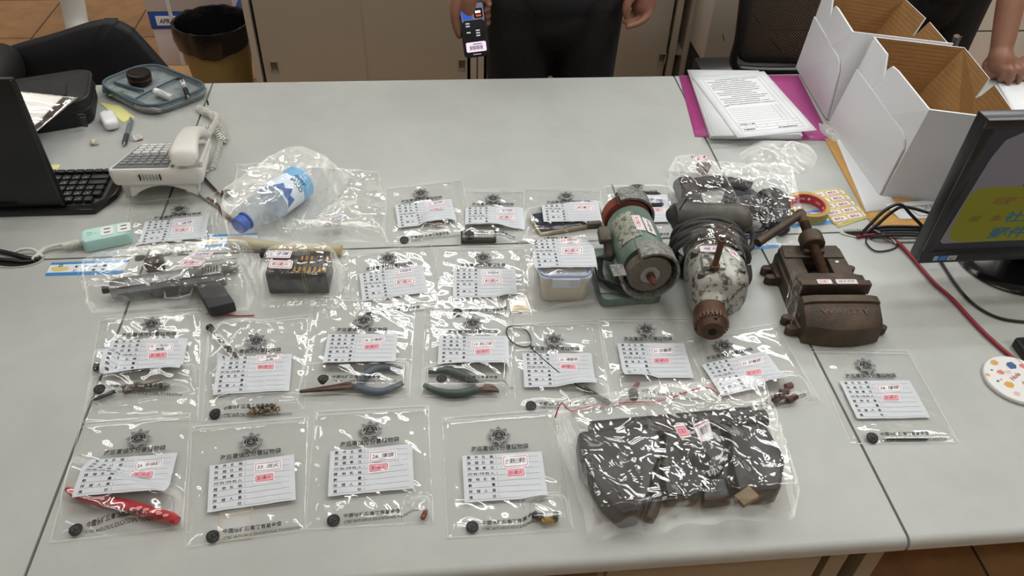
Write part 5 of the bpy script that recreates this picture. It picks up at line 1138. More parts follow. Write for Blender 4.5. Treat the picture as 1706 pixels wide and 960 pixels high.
scrap('foil_wrapper', 'crumpled little silver and red wrapper behind the telephone', 227, 230, .013, mat('foil_white', 'd8d4d4', .3, col2='b0787a', vscale=150, mix=(.55, .62)), .35)

# ------------------------------------------------------------------ right desk: papers, folder, bag
pinkf = mat('magenta_folder', 'c25298', .35, alpha=.9)
sheet('plastic_folder', 'magenta plastic folder under the stack of white papers', 'folder', [(1131, 126), (1330, 126), (1386, 235), (1158, 228)], .0006, pinkf, .0012)
for k in range(14):
    o_ = rnd.random()*4-2; z = .0022+.0016*k
    lab = ('lowest sheets of the white paper stack', 'sheaf in the lower half of the white paper stack', 'sheaf in the upper half of the white paper stack', 'top sheaf of the white paper stack')[min(3, k//4)]
    sheet('paper_sheaf', lab, 'paper', [(1147+o_*1.2, 117+.6*(k % 3)), (1262+o_, 118), (1334+o_*2, 232-k*.6), (1186+o_*2, 232-k*.4)], z, white_m, .0012, 3, 3, 0, 'white papers in the stack')
z = .0262
o, f_ = sheet('form_paper', 'printed white form lying aslant on top of the paper stack', 'paper', [(1153, 128), (1273, 119), (1361, 217), (1229, 230)], z, white_m, .0004)
WF = lambda x, y: f_(x/210, y/297)+V((0, 0, .0007))
p = P2(); g = .5
for a in ((22, 20, 188, 20), (22, 20, 22, 275), (22, 275, 188, 275), (188, 20, 188, 275), (175, 20, 175, 250), (22, 238, 188, 238), (22, 250, 188, 250), (22, 262, 188, 262), (150, 165, 150, 238), (162, 165, 162, 238)): p.line(*a, g, 4)
for k in range(7): p.line(30, 172+9*k, 175, 172+9*k, g, 4)
for k in range(5): p.line(40+28*k, 250, 40+28*k, 262, g)
tx = '本件證物採證過程經當事人同意後簽名確認無誤並依規定封緘保管'
for k in range(14):
    y = 30+9.5*k; x0 = 28+rnd.random()*(10 if k % 3 else 40); n = int(22-6*rnd.random()); x1 = min(172, x0+n*6.3)
    p.text((tx*2)[k*2:k*2+n], x0, y, 3.9, x1-x0, .01)
p.text('扣押物品目錄表收執聯', 120, 272, 5.4, 52, .03); p.text('中華民國', 30, 270, 6, 30, .03); p.text('採證人員', 30, 246, 5, 40, .02); p.text('地址', 26, 158, 5, 12, .02)
p.build('form_print', ink_m, o, WF, dz=0)
# cream plastic glove-like bag and translucent scrap
q = [(1226, 262), (1262, 234), (1345, 238), (1364, 262), (1350, 289), (1300, 291), (1262, 283)]
pts = [P(*p_) for p_ in q]; c = sum(pts, V())/len(pts)
ol = [V(p_) for p_ in rpoly([(p_.x, p_.y) for p_ in pts], .025, 5)]
m = MB(); c2 = V((c.x, c.y)); n = len(ol)
def cb(u, v):
    i = u*(n-1e-4); a = ol[int(i) % n].lerp(ol[(int(i)+1) % n], i % 1); p = c2.lerp(a, v); k = (1-v**3)
    hh = (.016+.012*noise.noise(V((p.x*16, p.y*16, 2)))+.010*(1-2*abs(noise.noise(V((p.x*22+p.y*9, p.y*14, 7))))))*k+.004*noise.noise(V((p.x*70, p.y*70, 1)))*k
    return V((p.x, p.y, T+.0008+max(0, hh)))
gd = m.grid(cb, 70, 22); bmesh.ops.remove_doubles(m.bm, verts=m.bm.verts, dist=1e-5)
tag(m.build('crumpled_glove', film_mat('cream_film', tint=.93, haze=.45, col=(1, .99, .95), fres=1.6, layers=[('ridge', 16, 30, .4, .005), ('cell', 40, 0, 1, .003)]), None, 180), 'crumpled translucent cream plastic bag lying in front of the paper stack', 'bag')
q = [(1362, 205), (1384, 214), (1402, 232), (1390, 240), (1366, 222)]
m = MB(); pts = [P(*p_) for p_ in q]; c = sum(pts, V())/5; ol = [V(p_) for p_ in rpoly([(p_.x, p_.y) for p_ in pts], .012, 4)]; n = len(ol); c2 = V((c.x, c.y))
def cb2(u, v):
    i = u*(n-1e-4); a = ol[int(i) % n].lerp(ol[(int(i)+1) % n], i % 1); p = c2.lerp(a, v); return V((p.x, p.y, T+.003+.012*(1-v*v)*(1+noise.noise(V((p.x*60, p.y*60, 3))))))
m.grid(cb2, 40, 10); bmesh.ops.remove_doubles(m.bm, verts=m.bm.verts, dist=1e-5)
tag(m.build('plastic_shred', MATS['cream_film'], None, 180), 'small translucent plastic shred between the magenta folder and the carton', 'scrap')
# envelopes and papers by the cartons
kraft = mat('kraft_paper', 'c99a55', .75, var=.06, vscale=60)
sheet('kraft_envelope', 'long brown envelope along the carton wall', 'envelope', [(1374, 232), (1400, 228), (1560, 365), (1452, 376)], .0008, kraft, .0012)
sheet('white_sheet', 'white paper sheet wedged between carton and brown envelope', 'paper', [(1388, 222), (1420, 225), (1497, 346), (1443, 354)], .0032, white_m, .0005)
o, f_ = sheet('printed_sheet', 'printed white sheet half under the carton corner', 'paper', [(1472, 340), (1590, 330), (1640, 360), (1500, 366)], .0042, white_m, .0005)
p = P2(); p.ring(rrect(25, 8, 95, 26, 3), rrect(26, 9, 94, 25, 2.5)); p.text('2FALV', 42, 15, 8, 26, .02); p.build('print', mat('grey_print', '7c7f86', .6), o, lambda x, y: f_(x/100, y/30)+V((0, 0, .0008)), dz=0)
sheet('kraft_envelope', 'brown envelope lying under the printed sheet beside the black cables', 'envelope', [(1462, 362), (1560, 352), (1580, 378), (1470, 384)], .0022, kraft, .0012)
# tape roll and label sheets
c = P(1342, 354, 0); t = thing('tape_roll', 'roll of clear yellowish tape with red printed core', 'tape', c)
MB().lathe([(.0375, .0), (.0455, 0), (.0455, .022), (.0375, .022), (.0375, 0)], MX.Translation(c+V((0, 0, .0004))), 48, False).build('tape', mat('amber_tape', 'c9b84e', .15, alpha=.62, spec=.8), t)
o = MB().lathe([(.0345, .0), (.0373, 0), (.0373, .022), (.0345, .022), (.0345, 0)], MX.Translation(c+V((0, 0, .0004))), 48, False).build('core', mat('core_red', 'c23a3f', .5), t)
p = P2()
for k in range(12): p.text('TAPE' if k % 2 else '●', k*17.5, 13, 6 if k % 2 else 8, 12 if k % 2 else 6, .03)
p.build('core_print', white_m, o, lambda x, y: c+V((.0343*cos(-x/34.3), .0343*sin(-x/34.3), .022-.001*y)))
ylab = mat('yellow_backing', 'e6e088', .6)
def labels_sheet(label, q, z, n0):
    o, f_ = sheet('label_sheet', label, 'label sheet', q, z, ylab, .0003, 8, 8)
    p = P2(); pk = P2(); rr = P2()
    for r_ in range(5):
        for c_ in range(2 if n0 else 1):
            x, y = 4+c_*48, 4+r_*19; a = rrect(x, y, x+44, y+15, 3); pk.fan(a); rr.ring(a, rrect(x+.8, y+.8, x+43.2, y+14.2, 2.6)); rr.text('彭達火', x+8, y+10.5, 7, 27, .03)
    fx = lambda k: (lambda x, y: f_(x/100, y/100)+V((0, 0, k)))
    pk.build('blank_label', mat('label_pale', 'efe3e4', .5), o, fx(.0006), dz=0); rr.build('label_print', mat('label_ink_red', 'a34a5e', .6), o, fx(.0009), dz=0)
labels_sheet('yellow sheet of red-framed name labels under the other label sheet', [(1352, 322), (1404, 314), (1449, 362), (1396, 380)], .0008, 1)
labels_sheet('yellow sheet of red-framed name labels lying uppermost, right of the tape roll', [(1344, 322), (1393, 313), (1445, 364), (1390, 374)], .0016, 1)
# cables from the right grommet
R_ = mat('red_cable', '8e1f2c', .45)
cable([P(1428, 395, .004), P(1440, 393, .004), P(1470, 391, .008), P(1495, 404, .006), P(1516, 425, .005), P(1555, 470, .005), P(1585, 497, .005), P(1640, 555, .005), P(1706, 612, .005), P(1745, 645, .005)], .0036, R_, 'dark red network cable running across the right desk')
cable([P(1432, 393, .002), P(1448, 376, .03), P(1475, 350, .06), P(1500, 341, .065), P(1520, 360, .04), P(1545, 385, .01)], .0034, black_m, 'outer black cable arching up out of the right grommet', grp=None)
cable([P(1440, 392, .002), P(1462, 374, .025), P(1488, 352, .05), P(1510, 345, .05), P(1560, 358, .04), P(1600, 366, .03)], .0034, black_m, 'inner black cable arching from the right grommet towards the monitor')
for k, (y, lab) in enumerate(((378, 'uppermost'), (383, 'second'), (388, 'third'), (392, 'lowest'))):
    cable([P(1450, y+4, .003), P(1480, y, .008+.003*k), P(1540, y+1, .006+.003*k), P(1620, y+6, .005)], .0034, [black_m, dark_m][k % 2], f'{lab} of the black cables bundled behind the monitor')
cable([P(1444, 396, .002), P(1444, 406, .003), P(1458, 418, .003), P(1480, 417, .003), P(1494, 411, .003), P(1492, 402, .006), P(1474, 390, .012), P(1452, 382, .012)], .0016, black_m, 'thin black wire looping under the red cable')
cable([P(1452, 381, .013), P(1462, 386, .013), P(1482, 395, .011), P(1493, 406, .008)], .0013, mat('cord_white', ''), 'thin white wire beside the red cable')
cable([P(1564, 430, .004), P(1590, 470, .004), P(1620, 505, .004), P(1660, 528, .004), P(1706, 536, .004), P(1760, 536, .004)], .0026, black_m, 'black cable curving from under the monitor to the right picture edge')
# monitor
Ab, Bb = P(1527, 437, .062), P(1706, 430, .062); xd = (Bb-Ab); xd.z = 0; xd.normalize(); yd0 = V((0, 0, 1)); nrm = V((xd.y, -xd.x, 0))
lean = -.02; upv = (V((0, 0, 1))-nrm*lean).normalized()
Mm = MX(((xd.x, upv.x, nrm.x, Ab.x), (xd.y, upv.y, nrm.y, Ab.y), (xd.z, upv.z, nrm.z, Ab.z), (0, 0, 0, 1)))
W_, Hh = .5, .305
t = thing('computer_monitor', 'black computer monitor with a yellow sign on its screen, right picture edge', 'monitor', Mm @ V((W_/2, -.06, -.05)))
m = MB(); m.prism([(0, 0), (W_, 0), (W_, Hh), (0, Hh)], -.03, -.001, Mm, .003); m.prism([(.1, .05), (W_-.1, .05), (W_-.1, .25), (.1, .25)], -.06, -.03, Mm, .008); m.build('housing', mat('monitor_black', '1b1b1d', .35), t)
m = MB()
for x0, y0, x1, y1 in ((0, 0, W_, .027), (0, Hh-.018, W_, Hh), (0, .027, .019, Hh-.018), (W_-.019, .027, W_, Hh-.018)): m.prism([(x0, y0), (x1, y0), (x1, y1), (x0, y1)], -.002, .004, Mm, .0012)
m.build('bezel', mat('bezel_black', '202022', .3), t)
def screen_poly(pts, z, name, m_):
    p = P2(); p.poly([(x*1000, -y*1000) for x, y in pts]); return p.build(name, m_, t, lambda x, y: Mm @ V((.001*x, -.001*y, z)))
def em(n, c, e): return mat(n, '0b0b0c', .35, emit=c, es=e*.75)
screen_poly([(.019, .027), (W_-.019, .027), (W_-.019, Hh-.018), (.019, Hh-.018)], .0002, 'screen', em('screen_dark', '2b2c33', .35))
screen_poly([(.025, .05), (.032, .044), (W_-.025, .05), (W_-.025, Hh-.03), (.075, Hh-.026), (.05, Hh-.04), (.04, Hh-.075)], .0005, 'screen_photo', em('screen_photo', '8a8389', .4))
screen_poly([(.125, .165), (.3, .165), (.3, .2), (.13, .2)], .0008, 'screen_dark_patch', em('screen_navy', '2a3440', .35))
screen_poly(rrect(.034, .046, .4, .17, .028, 5), .0011, 'yellow_sign', em('sign_yellow', '8a8412', .45))
screen_poly([(.115, .195), (.4, .195), (.4, .262), (.125, .262)], .0011, 'white_note', em('note_screen', '9a979d', .45))
def stext(s, x, y, h, w_, name, c, sl=.15):
    p = P2(); p.text(s, x*1000, -y*1000, h*1000, w_*1000, .02, sl); p.build(name, em(name, c, .4), t, lambda X, Y: Mm @ V((.001*X, -.001*Y, .0015)))
stext('可疑網址', .085, .132, .017, .085, 'sign_text_red', '8f5a38'); stext('明顯為', .058, .094, .016, .06, 'sign_text_brown', '7d5c3a')
stext('社交', .125, .093, .026, .066, 'sign_text_teal', '1f6f8a'); stext('郵件', .112, .056, .027, .07, 'sign_text_blue', '2a6a86')
stext('@人', .143, .238, .02, .05, 'note_text_dark', '33343a'); stext('［重要', .122, .203, .022, .075, 'note_text_blue', '3557a0')
for k, (c_, w_) in enumerate((('7fb2dc', .009), ('3f7fc4', .014), ('b9bcc0', .018))):
    x = .026+(0, .011, .027)[k]; screen_poly([(x, .006), (x+w_, .006), (x+w_, .017), (x, .017)], .0044, 'bezel_sticker', mat(f'bezel_sticker_{c_}', c_, .4))
p = P2(); p.line(57, -13, 61, -8, 1.2); p.line(61, -8, 68, -14, 1.2); p.build('sticker_tick', ink_m, t, lambda X, Y: Mm @ V((.001*X, -.001*Y, .0047)))
cb_ = Mm @ V((.265, 0, -.06)); cb_.z = T
MB().lathe([(.12, 0), (.122, .003), (.118, .008), (.1, .012), (.03, .016), (.001, .016)], MX.Translation(cb_+V((0, 0, .0003))) @ MX.Diagonal((1, .9, 1, 1)), 48).build('foot', mat('gloss_black', ''), t, 40)
MB().prism(rrect(-.03, -.02, .03, .02, .01), .014, .2, MX.Translation(cb_) @ MX.Rotation(math.atan2(xd.y, xd.x), 4, 'Z')).build('stand', mat('gloss_black', ''), t)
# coaster, keyboard corner
c = P(1641, 655, 0); ctr = V((c.x+.066, c.y+.02, T+.0004)); r_ = .0535
t = thing('round_coaster', 'round white terrazzo-pattern coaster at the right picture edge', 'coaster', ctr)
o = MB().lathe([(r_-.002, 0), (r_, .0015), (r_, .0065), (r_-.0015, .008), (.001, .008)], MX.Translation(ctr), 64).build('disc', mat('coaster_white', 'e9e7e6', .45), t)
for k, (x, y, s, c_) in enumerate(((-.02, .038, .008, 'd9a860'), (.006, .03, .011, '3f5b8f'), (-.022, .016, .007, 'd97f74'), (-.047, .012, .005, 'd9a860'), (-.008, .016, .006, 'e3c4c4'), (-.034, .022, .0025, '3a4a6a'), (-.022, -.012, .009, 'dda347'), (-.03, .0, .003, 'e0a58a'), (-.037, -.003, .003, '3a4a6a'), (-.02, -.032, .006, 'e3b9b5'), (.0, -.033, .006, 'e3b9b5'), (.0, -.044, .005, '8a8a8c'), (.03, .0, .01, 'dda347'), (.03, -.02, .008, 'd97f74'), (.025, .028, .007, 'd97f74'))):
    p = P2(); n = 6; p.poly([(1000*(x+s*(.75+.35*rnd.random())*cos(2*pi*i/n+k)), 1000*(y+s*(.6+.35*rnd.random())*sin(2*pi*i/n+k))) for i in range(n)]); p.build('terrazzo_chip', mat('chip_'+c_, c_, .5), o, lambda X, Y: ctr+V((.001*X, .001*Y, .0083)))
p = P2(); p.text('Hola', -10, 4, 11, 24, .02, .2, -.55); p.text('day', 2, 14, 8, 16, .02, .2, -.55); p.build('lettering', mat('coaster_ink', 'b0565a', .5), o, lambda X, Y: ctr+V((.001*X, -.001*Y, .0084)))
a = P(1688, 563, .016); t = thing('black_keyboard', 'corner of a second black keyboard at the right picture edge', 'keyboard', (a.x+.2, a.y-.06, T))
m = MB(); m.prism(rrect(a.x, a.y-.115, a.x+.42, a.y, .008), T+.0005, T+.018, None, .003); m.build('base', black_m, t)
for r_ in range(5):
    for c_ in range(8): MB().box((a.x+.02+.0195*c_, a.y-.018-.0195*r_, T+.0205), (.0165, .0165, .006), bev=.0015).build('key', cap_m, t)
# ------------------------------------------------------------------ open white cartons
cw = mat('carton_white', 'dfe0e4', .75); ck = mat('carton_kraft', '9c7444', .85, var=.05, vscale=30)
nt = ck.node_tree; wv = nt.nodes.new('ShaderNodeTexWave'); wv.inputs['Scale'].default_value = 34; wv.bands_direction = 'Z'; bp = nt.nodes.new('ShaderNodeBump'); bp.inputs['Strength'].default_value = .12; bp.inputs['Distance'].default_value = .002
nt.links.new(nt.nodes['Texture Coordinate'].outputs['Object'], wv.inputs['Vector']); nt.links.new(wv.outputs['Fac'], bp.inputs['Height']); nt.links.new(bp.outputs['Normal'], nt.nodes['Principled BSDF'].inputs['Normal'])
def carton(label, bot, top, wname):
    """bot/top: corners near-left, far-left, far-right, near-right."""
    c = sum(bot, V())/4; t = thing('open_carton', label, 'carton', c); th = .004
    def wall(i, j, poly, name, off=0.0, tk=th, inside=True):
        nrm = (bot[j]-bot[i]).cross(top[i]-bot[i]).normalized()
        if nrm.dot(c-bot[i]) > 0: nrm = -nrm
        g = lambda u, v, d: (bot[i].lerp(bot[j], u)).lerp(top[i].lerp(top[j], u), v)+nrm*d
        m = MB(); oo = [g(u, v, off) for u, v in poly]; ii = [g(u, v, off-tk) for u, v in poly]
        m.mi = 0; m.face(oo)
        n = len(poly)
        for k in range(n): m.face([oo[k], oo[(k+1) % n], ii[(k+1) % n], ii[k]])
        m.mi = 1 if inside else 0; m.face(ii)
        o = m.build(name, [cw, ck], t, 0, keep=True); return o
    full = [(0, 0), (1, 0), (1, 1), (0, 1)]
    wall(0, 1, [(0, 0), (1, 0), (1, 1), (.73, 1), (.62, .8), (.64, .9), (.6, .97), (.52, .985), (0, 1)], 'side_wall')
    wall(0, 1, [(.01, .02), (.99, .02), (.975, .66), (.13, .66), (.06, .63), (.02, .55)], 'side_flap', .0062, .004, False)
    wall(1, 2, full, 'far_wall'); wall(3, 0, full, 'near_wall')
    wall(2, 3, [(0, 0), (1, 0), (1, .97), (.55, 1.0), (.52, .86), (.49, .8), (.46, 1), (0, 1)], 'side_wall')
    m = MB(); m.ring_loft([[p+V((0, 0, .0003)) for p in bot], [p+V((0, 0, .004)) for p in bot]]); m.build('bottom', ck, t, 0)
b0 = [P(1472, 333), P(1382, 206), None, P(1590, 343)]
b0[0].y = .818
b0[2] = b0[1]+(b0[3]-b0[0])+V((-.02, .0, 0))
ht = .222
t0 = [P(1548, 183, ht), P(1455, 61, ht), P(1607, 79, ht), P(1708, 203, ht)]
carton('nearer open white carton with brown inside, beside the monitor', b0, t0, 'a')
b1 = [b0[1]+V((.002, .012, 0)), P(1328, 114), None, None]; dx = (b0[2]-b0[1]); b1[3] = b1[0]+dx; b1[2] = b1[1]+dx+V((-.01, 0, 0))
t1 = [P(1435, 69, ht), b1[1]+V((.02, .012, ht)), None, P(1592, 76, ht)]; t1[2] = P(1508, -2, ht)
ly = lambda x: t0[1].y+(t0[2].y-t0[1].y)*(x-t0[1].x)/(t0[2].x-t0[1].x)
for q_ in (t1[0], t1[3]): q_.y = ly(q_.x)+.014
carton('farther open white carton behind the nearer one', b1, t1, 'b')
# ------------------------------------------------------------------ background: cabinets, bin, cartons, chairs
cab_m = mat('cabinet_beige', 'a79e8e', .45, spec=.4); cabd_m = mat('cabinet_edge', 'b5ac9d', .45)
YC = 2.35
def wx(px, py, y=YC): return PY(px, py, y).x
def cabinet(label, x0, x1, seam, pulls, ls=True, rs=True):
    t = thing('sliding_door_cabinet', label, 'cabinet', ((x0+x1)/2, YC+.22, 0), 'beige steel cabinets along the back'); H = .9
    m = MB(); m.box(((x0+x1)/2, YC+.42, H/2+.02), (x1-x0, .02, H-.04)); m.build('back_panel', cab_m, t, 0)
    for x in (x0+.012, x1-.012): MB().box((x, YC+.21, H/2), (.024, .42, H), bev=.002).build('side_panel', cabd_m, t, 0)
    MB().box(((x0+x1)/2, YC+.215, H-.012), (x1-x0-.05, .41, .024), bev=.002).build('top_panel', cabd_m, t, 0)
    MB().box(((x0+x1)/2, YC+.215, .03), (x1-x0-.05, .41, .055)).build('plinth', shadow_m, t, 0)
    for k, (a, b) in enumerate(((x0+.036, seam), (seam-.0, x1-.036))):
        d = MB(); y = YC+.012+(.0 if k == 0 else .004)
        px, py = pulls[k]; c = PY(px, py, YC); hw, hh = .0135, .021
        d_ = .012
        # door with a square hole for the sunk pull
        X0, X1, Z0, Z1 = a, b, .06, H-.03; hx0, hx1, hz0, hz1 = c.x-hw, c.x+hw, c.z-hh, c.z+hh
        for bx in ((X0, hx0, Z0, Z1), (hx1, X1, Z0, Z1), (hx0, hx1, Z0, hz0), (hx0, hx1, hz1, Z1)):
            d.box(((bx[0]+bx[1])/2, y, (bx[2]+bx[3])/2), (bx[1]-bx[0], d_, bx[3]-bx[2]))
        o = d.build('sliding_door', cab_m, t, 0)
        pl = MB(); pl.box((c.x, y+.012, c.z), (2*hw, .002, 2*hh))
        for sx in (-1, 1): pl.box((c.x+sx*hw, y+.002, c.z), (.003, .022, 2*hh+.006)); pl.box((c.x, y+.002, c.z+sx*hh), (2*hw, .022, .003))
        pl.build('sunk_pull', mat('pull_plastic', '9a917f', .5), o, 0)
        sx = MB(); sx.box((c.x, y-.0065, c.z+hh+.002), (2*hw+.006, .002, .003)); sx.build('pull_rim', cabd_m, o, 0)
    return t
xa0 = wx(401, 0); xm = (wx(795, 131))
cabinet('wide beige sliding-door cabinet at the left, beside the waste bin', xa0, xm-.002, wx(605, 60), ((457, 113), (770, 110)))
cabinet('beige sliding-door cabinet behind the standing person', xm+.002, wx(1137, 0)+.01, wx(950, 60), ((822, 104), (1104, 100)))
xb = wx(1165, 0)
t = thing('open_shelf', 'dark open shelf unit with a beige end panel right of the cabinets', 'shelf unit', (xb-.05, YC+.2, 0))
MB().box((xb-.012, YC+.2, .45), (.024, .4, .9), bev=.002).build('end_panel', cabd_m, t, 0)
xs0 = wx(1137, 0)+.014
MB().box(((xs0+xb-.024)/2, YC+.39, .45), (xb-.024-xs0, .02, .9)).build('back_panel', shadow_m, t, 0)
for z in (.05, .33, .62): MB().box(((xs0+xb-.024)/2, YC+.2, z), (xb-.024-xs0, .36, .02)).build('shelf', cabd_m, t, 0)
pb = PY(1170, 105, 2.15); pr = PY(1224, 105, 2.15)
t = thing('beige_machine', 'beige metal machine housing over a black block for the shade beneath it, beside the mesh chair', 'machine', ((pb.x+pr.x)/2, 2.3, 0))
MB().box(((pb.x+pr.x)/2+.01, 2.15+.096, (pb.z+.95)/2), (pr.x-pb.x+.02, .192, .95-pb.z), bev=.006).build('housing', mat('machine_beige', 'b5ada0', .5), t)
MB().box(((pb.x+pr.x)/2+.01, 2.15+.1, pb.z/2), (pr.x-pb.x+.015, .17, pb.z-.002)).build('base', shadow_m, t)  # near-black block put in for the shade under the housing
m = MB(); c = PY(1205, 62, 2.148); m.tube([c+V((-.004, -.0, .012)), c, c+V((.008, 0, -.014))], .0012, 6); m.build('scuff_wire', mat('scuff', '5a554e', .6), t)
# white drawers at the right
a = PY(1560, 52, 2.3); b = PY(1700, 52, 2.3)
t = thing('drawer_cabinet', 'white drawer cabinet between the second person and their arm', 'drawer cabinet', ((a.x+b.x)/2, 2.5, 0))
MB().box(((a.x+b.x)/2+.05, 2.52, .45), (b.x-a.x+.35, .42, .9), bev=.003).build('body', mat('drawer_white', 'd3d1cc', .5), t, 0)
for z0, z1 in ((a.z-.32, a.z-.004), (a.z+.004, a.z+.3)): MB().box(((a.x+b.x)/2+.05, 2.3, (z0+z1)/2), (b.x-a.x+.33, .016, z1-z0), bev=.002).build('drawer', mat('drawer_white', ''), t, 0)
# waste bin
c = PY(352, 36, 2.72); cx, cy, zr = c.x, 2.72, c.z
t = thing('waste_bin', 'ribbed khaki waste bin with a black bag folded over its rim', 'waste bin', (cx, cy, 0))
Mb = MX.Translation((cx, cy, 0)); n = 72
m = MB(); rings = []
for z, r in ((0, .1), (.004, .112), (zr-.01, .148), (zr, .15), (zr, .146), (.01, .107), (.008, .1)):
    rings.append([Mb @ V(((r+(.0012 if i % 2 and .005 < z < zr-.02 else 0))*cos(2*pi*i/n), (r+(.0012 if i % 2 and .005 < z < zr-.02 else 0))*sin(2*pi*i/n), z)) for i in range(n)])
m.ring_loft(rings); m.build('bucket', mat('khaki_plastic', '8c7a4a', .5), t, 30)
m = MB(); rings = []
for k, (z, r) in enumerate(((zr-.085, .151), (zr-.05, .157), (zr-.015, .158), (zr+.008, .153), (zr+.006, .143), (zr-.03, .132), (zr-.12, .118), (zr-.22, .09), (zr-.25, .03))):
    rg = []
    for i in range(n):
        a = 2*pi*i/n; f = noise.noise(V((cos(a)*3, sin(a)*3, z*16)))*.009+noise.noise(V((cos(a)*9, sin(a)*9, z*30)))*.007
        dz = (.028*noise.noise(V((cos(a)*1.6, sin(a)*1.6, 4))) if k == 0 else 0)+.006*noise.noise(V((cos(a)*4, sin(a)*4, 9)))*(k < 5)
        rg.append(V((cx+(r+f*(.5, 1, 1, 1, .5, .4, .3, .3, .3)[k])*cos(a), cy+(r+f*(.5, 1, 1, 1, .5, .4, .3, .3, .3)[k])*sin(a), z+dz)))
    rings.append(rg)
m.ring_loft(rings, cap=False); m.build('bin_bag', mat('black_bag', '141315', .2, bump=1, bscale=45), t, 40)
# white carton with blue band
a = PY(243, 20, 2.99); bl = PY(272, 109, 2.99); W_ = .36
x0 = bl.x-.002
t = thing('paper_carton', 'white carton with a blue band and small printed label behind the waste bin', 'carton', (x0+W_/2, 3.12, 0))
Z1 = PY(255, 48, 2.99).z; Z2 = PY(248, 19, 2.99).z
MB().box((x0+W_/2, 3.13, Z1/2), (W_, .28, Z1), bev=.003).build('lower_box', mat('carton_grey', 'cfc9cc', .75), t)
MB().box((x0+W_/2, 3.128, (Z1+Z2)/2), (W_+.006, .286, Z2-Z1-.001), bev=.003).build('blue_band', mat('carton_blue', '2250a8', .6), t)
MB().box((x0+W_/2, 3.128, (Z2+1.0)/2), (W_+.01, .29, .999-Z2), bev=.003).build('upper_box', mat('carton_grey', ''), t)
yf = 2.983
l0, l1 = PY(258, 27, yf), PY(296, 42, yf)
ml = MB().box(((l0.x+l1.x)/2+.02, yf, (l0.z+l1.z)/2), (l1.x-l0.x+.04, .002, abs(l0.z-l1.z))).build('label', white_m, t, 0)
p = P2(); p.text('APRIL', 0, 0, 30, 62, .02, .2); p.text('6', 64, -14, 18, None, .02); p.build('lettering', mat('navy_print', '2a2f55', .6), ml, lambda x, y: V((l0.x+.012+.001*x, yf-.0016, (l0.z+l1.z)/2-.012-.001*y)))
tp = PY(284, 30, yf); MB().box((tp.x+.005, yf-.001, .5), (.016, .003, .99)).build('tape_strip', mat('tape_white', 'dad8da', .4), t, 0)
# chair at the left
def chair(label, outline, y, th, m_, seat_c, extra=None, mesh=False):
    pts = [PY(*p, y) for p in outline]; t = thing('office_chair', label, 'chair', (seat_c[0], seat_c[1], 0))
    Mf = MX(((1, 0, 0, 0), (0, 0, -1, y), (0, 1, 0, 0), (0, 0, 0, 1)))
    pp = rpoly([(p.x, p.z) for p in pts], .05, 4)
    m = MB(); gx_ = sum(p[0] for p in pp)/len(pp); gz_ = sum(p[1] for p in pp)/len(pp)
    rg = lambda k, d: [Mf @ V((gx_+(a-gx_)*k, gz_+(b-gz_)*k, d)) for a, b in pp]
    m.ring_loft([rg(k, d*th) for k, d in ((.02, -.5), (.4, -.5), (.75, -.49), (.93, -.44), (.98, -.3), (1, 0), (.98, .3), (.93, .44), (.4, .5), (.02, .5))])
    for v_ in m.bm.verts: v_.co.y += .25*(v_.co.x-seat_c[0])**2*(-1 if mesh else 1)+.12*(v_.co.z-.6)
    m.build('backrest', m_, t, 50)
    x, yy = seat_c; s = MB(); s.prism(rrect(x-.2, yy-.2, x+.2, yy+.2, .08, 4), .34, .41, None, .008); s.build('seat', mat('seat_black', '18181a', .7), t)
    MB().cyl((x, yy, .1), (x, yy, .345), .028, .028, 16).build('gas_post', black_m, t)
    MB().box((x, yy+(y-yy)*.5, .36), (.06, abs(y-yy)+.06, .03), bev=.006).build('back_bar', black_m, t)
    for k in range(5):
        a = 2*pi*k/5+.3; e = V((x+.22*cos(a), yy+.22*sin(a), .075)); MB().cyl((x, yy, .11), e, .024, .016, 10).build('base_arm', black_m, t); MB().sph(e-V((0, 0, .043)), (.028, .028, .03), seg=12, rings=8).build('caster', black_m, t)
    return t
tch = chair('black smooth-backed office chair behind the left desk', [(-70, 118), (10, 82), (90, 61), (158, 40), (200, 42), (240, 82), (300, 150), (330, 215), (-70, 215)], 1.62, .045, mat('chair_black', '1c1c1f', .55, spec=.3), (PY(60, 100, 1.62).x, 1.9))
m = MB(); m.tube(spline([PY(228, 66, 1.668), PY(250, 90, 1.668), PY(285, 128, 1.668)], 6), .012, 10); m.build('white_shell', mat('chair_white', 'd6d3cf', .4), tch)
m = MB(); m.tube(spline([PY(112, -40, 2.1), PY(122, 10, 2.1), PY(130, 48, 2.08), PY(150, 100, 2.02)], 6), .036, 14); m.build('white_post', mat('chair_white', ''), tch)
m = MB(); m.sph(PY(-8, 125, 1.52), (.06, .12, .07), seg=20, rings=12); m.build('armrest', mat('arm_black', '101011', .6), tch)
# mesh chair at the right
mm = mat('chair_mesh', '1b1b1d', .5)
nt = mm.node_tree; N = nt.nodes; b = N['Principled BSDF']; tc = N.new('ShaderNodeTexCoord'); wv = N.new('ShaderNodeTexWave'); wv.bands_direction = 'DIAGONAL'; wv.inputs['Scale'].default_value = 70
wv2 = N.new('ShaderNodeTexWave'); wv2.bands_direction = 'X'; wv2.inputs['Scale'].default_value = 70
mu = N.new('ShaderNodeMath'); mu.operation = 'MAXIMUM'; gt = N.new('ShaderNodeMath'); gt.operation = 'GREATER_THAN'; gt.inputs[1].default_value = .35
nt.links.new(tc.outputs['Object'], wv.inputs['Vector']); nt.links.new(tc.outputs['Object'], wv2.inputs['Vector']); nt.links.new(wv.outputs['Fac'], mu.inputs[0]); nt.links.new(wv2.outputs['Fac'], mu.inputs[1]); nt.links.new(mu.outputs[0], gt.inputs[0]); nt.links.new(gt.outputs[0], b.inputs['Alpha'])
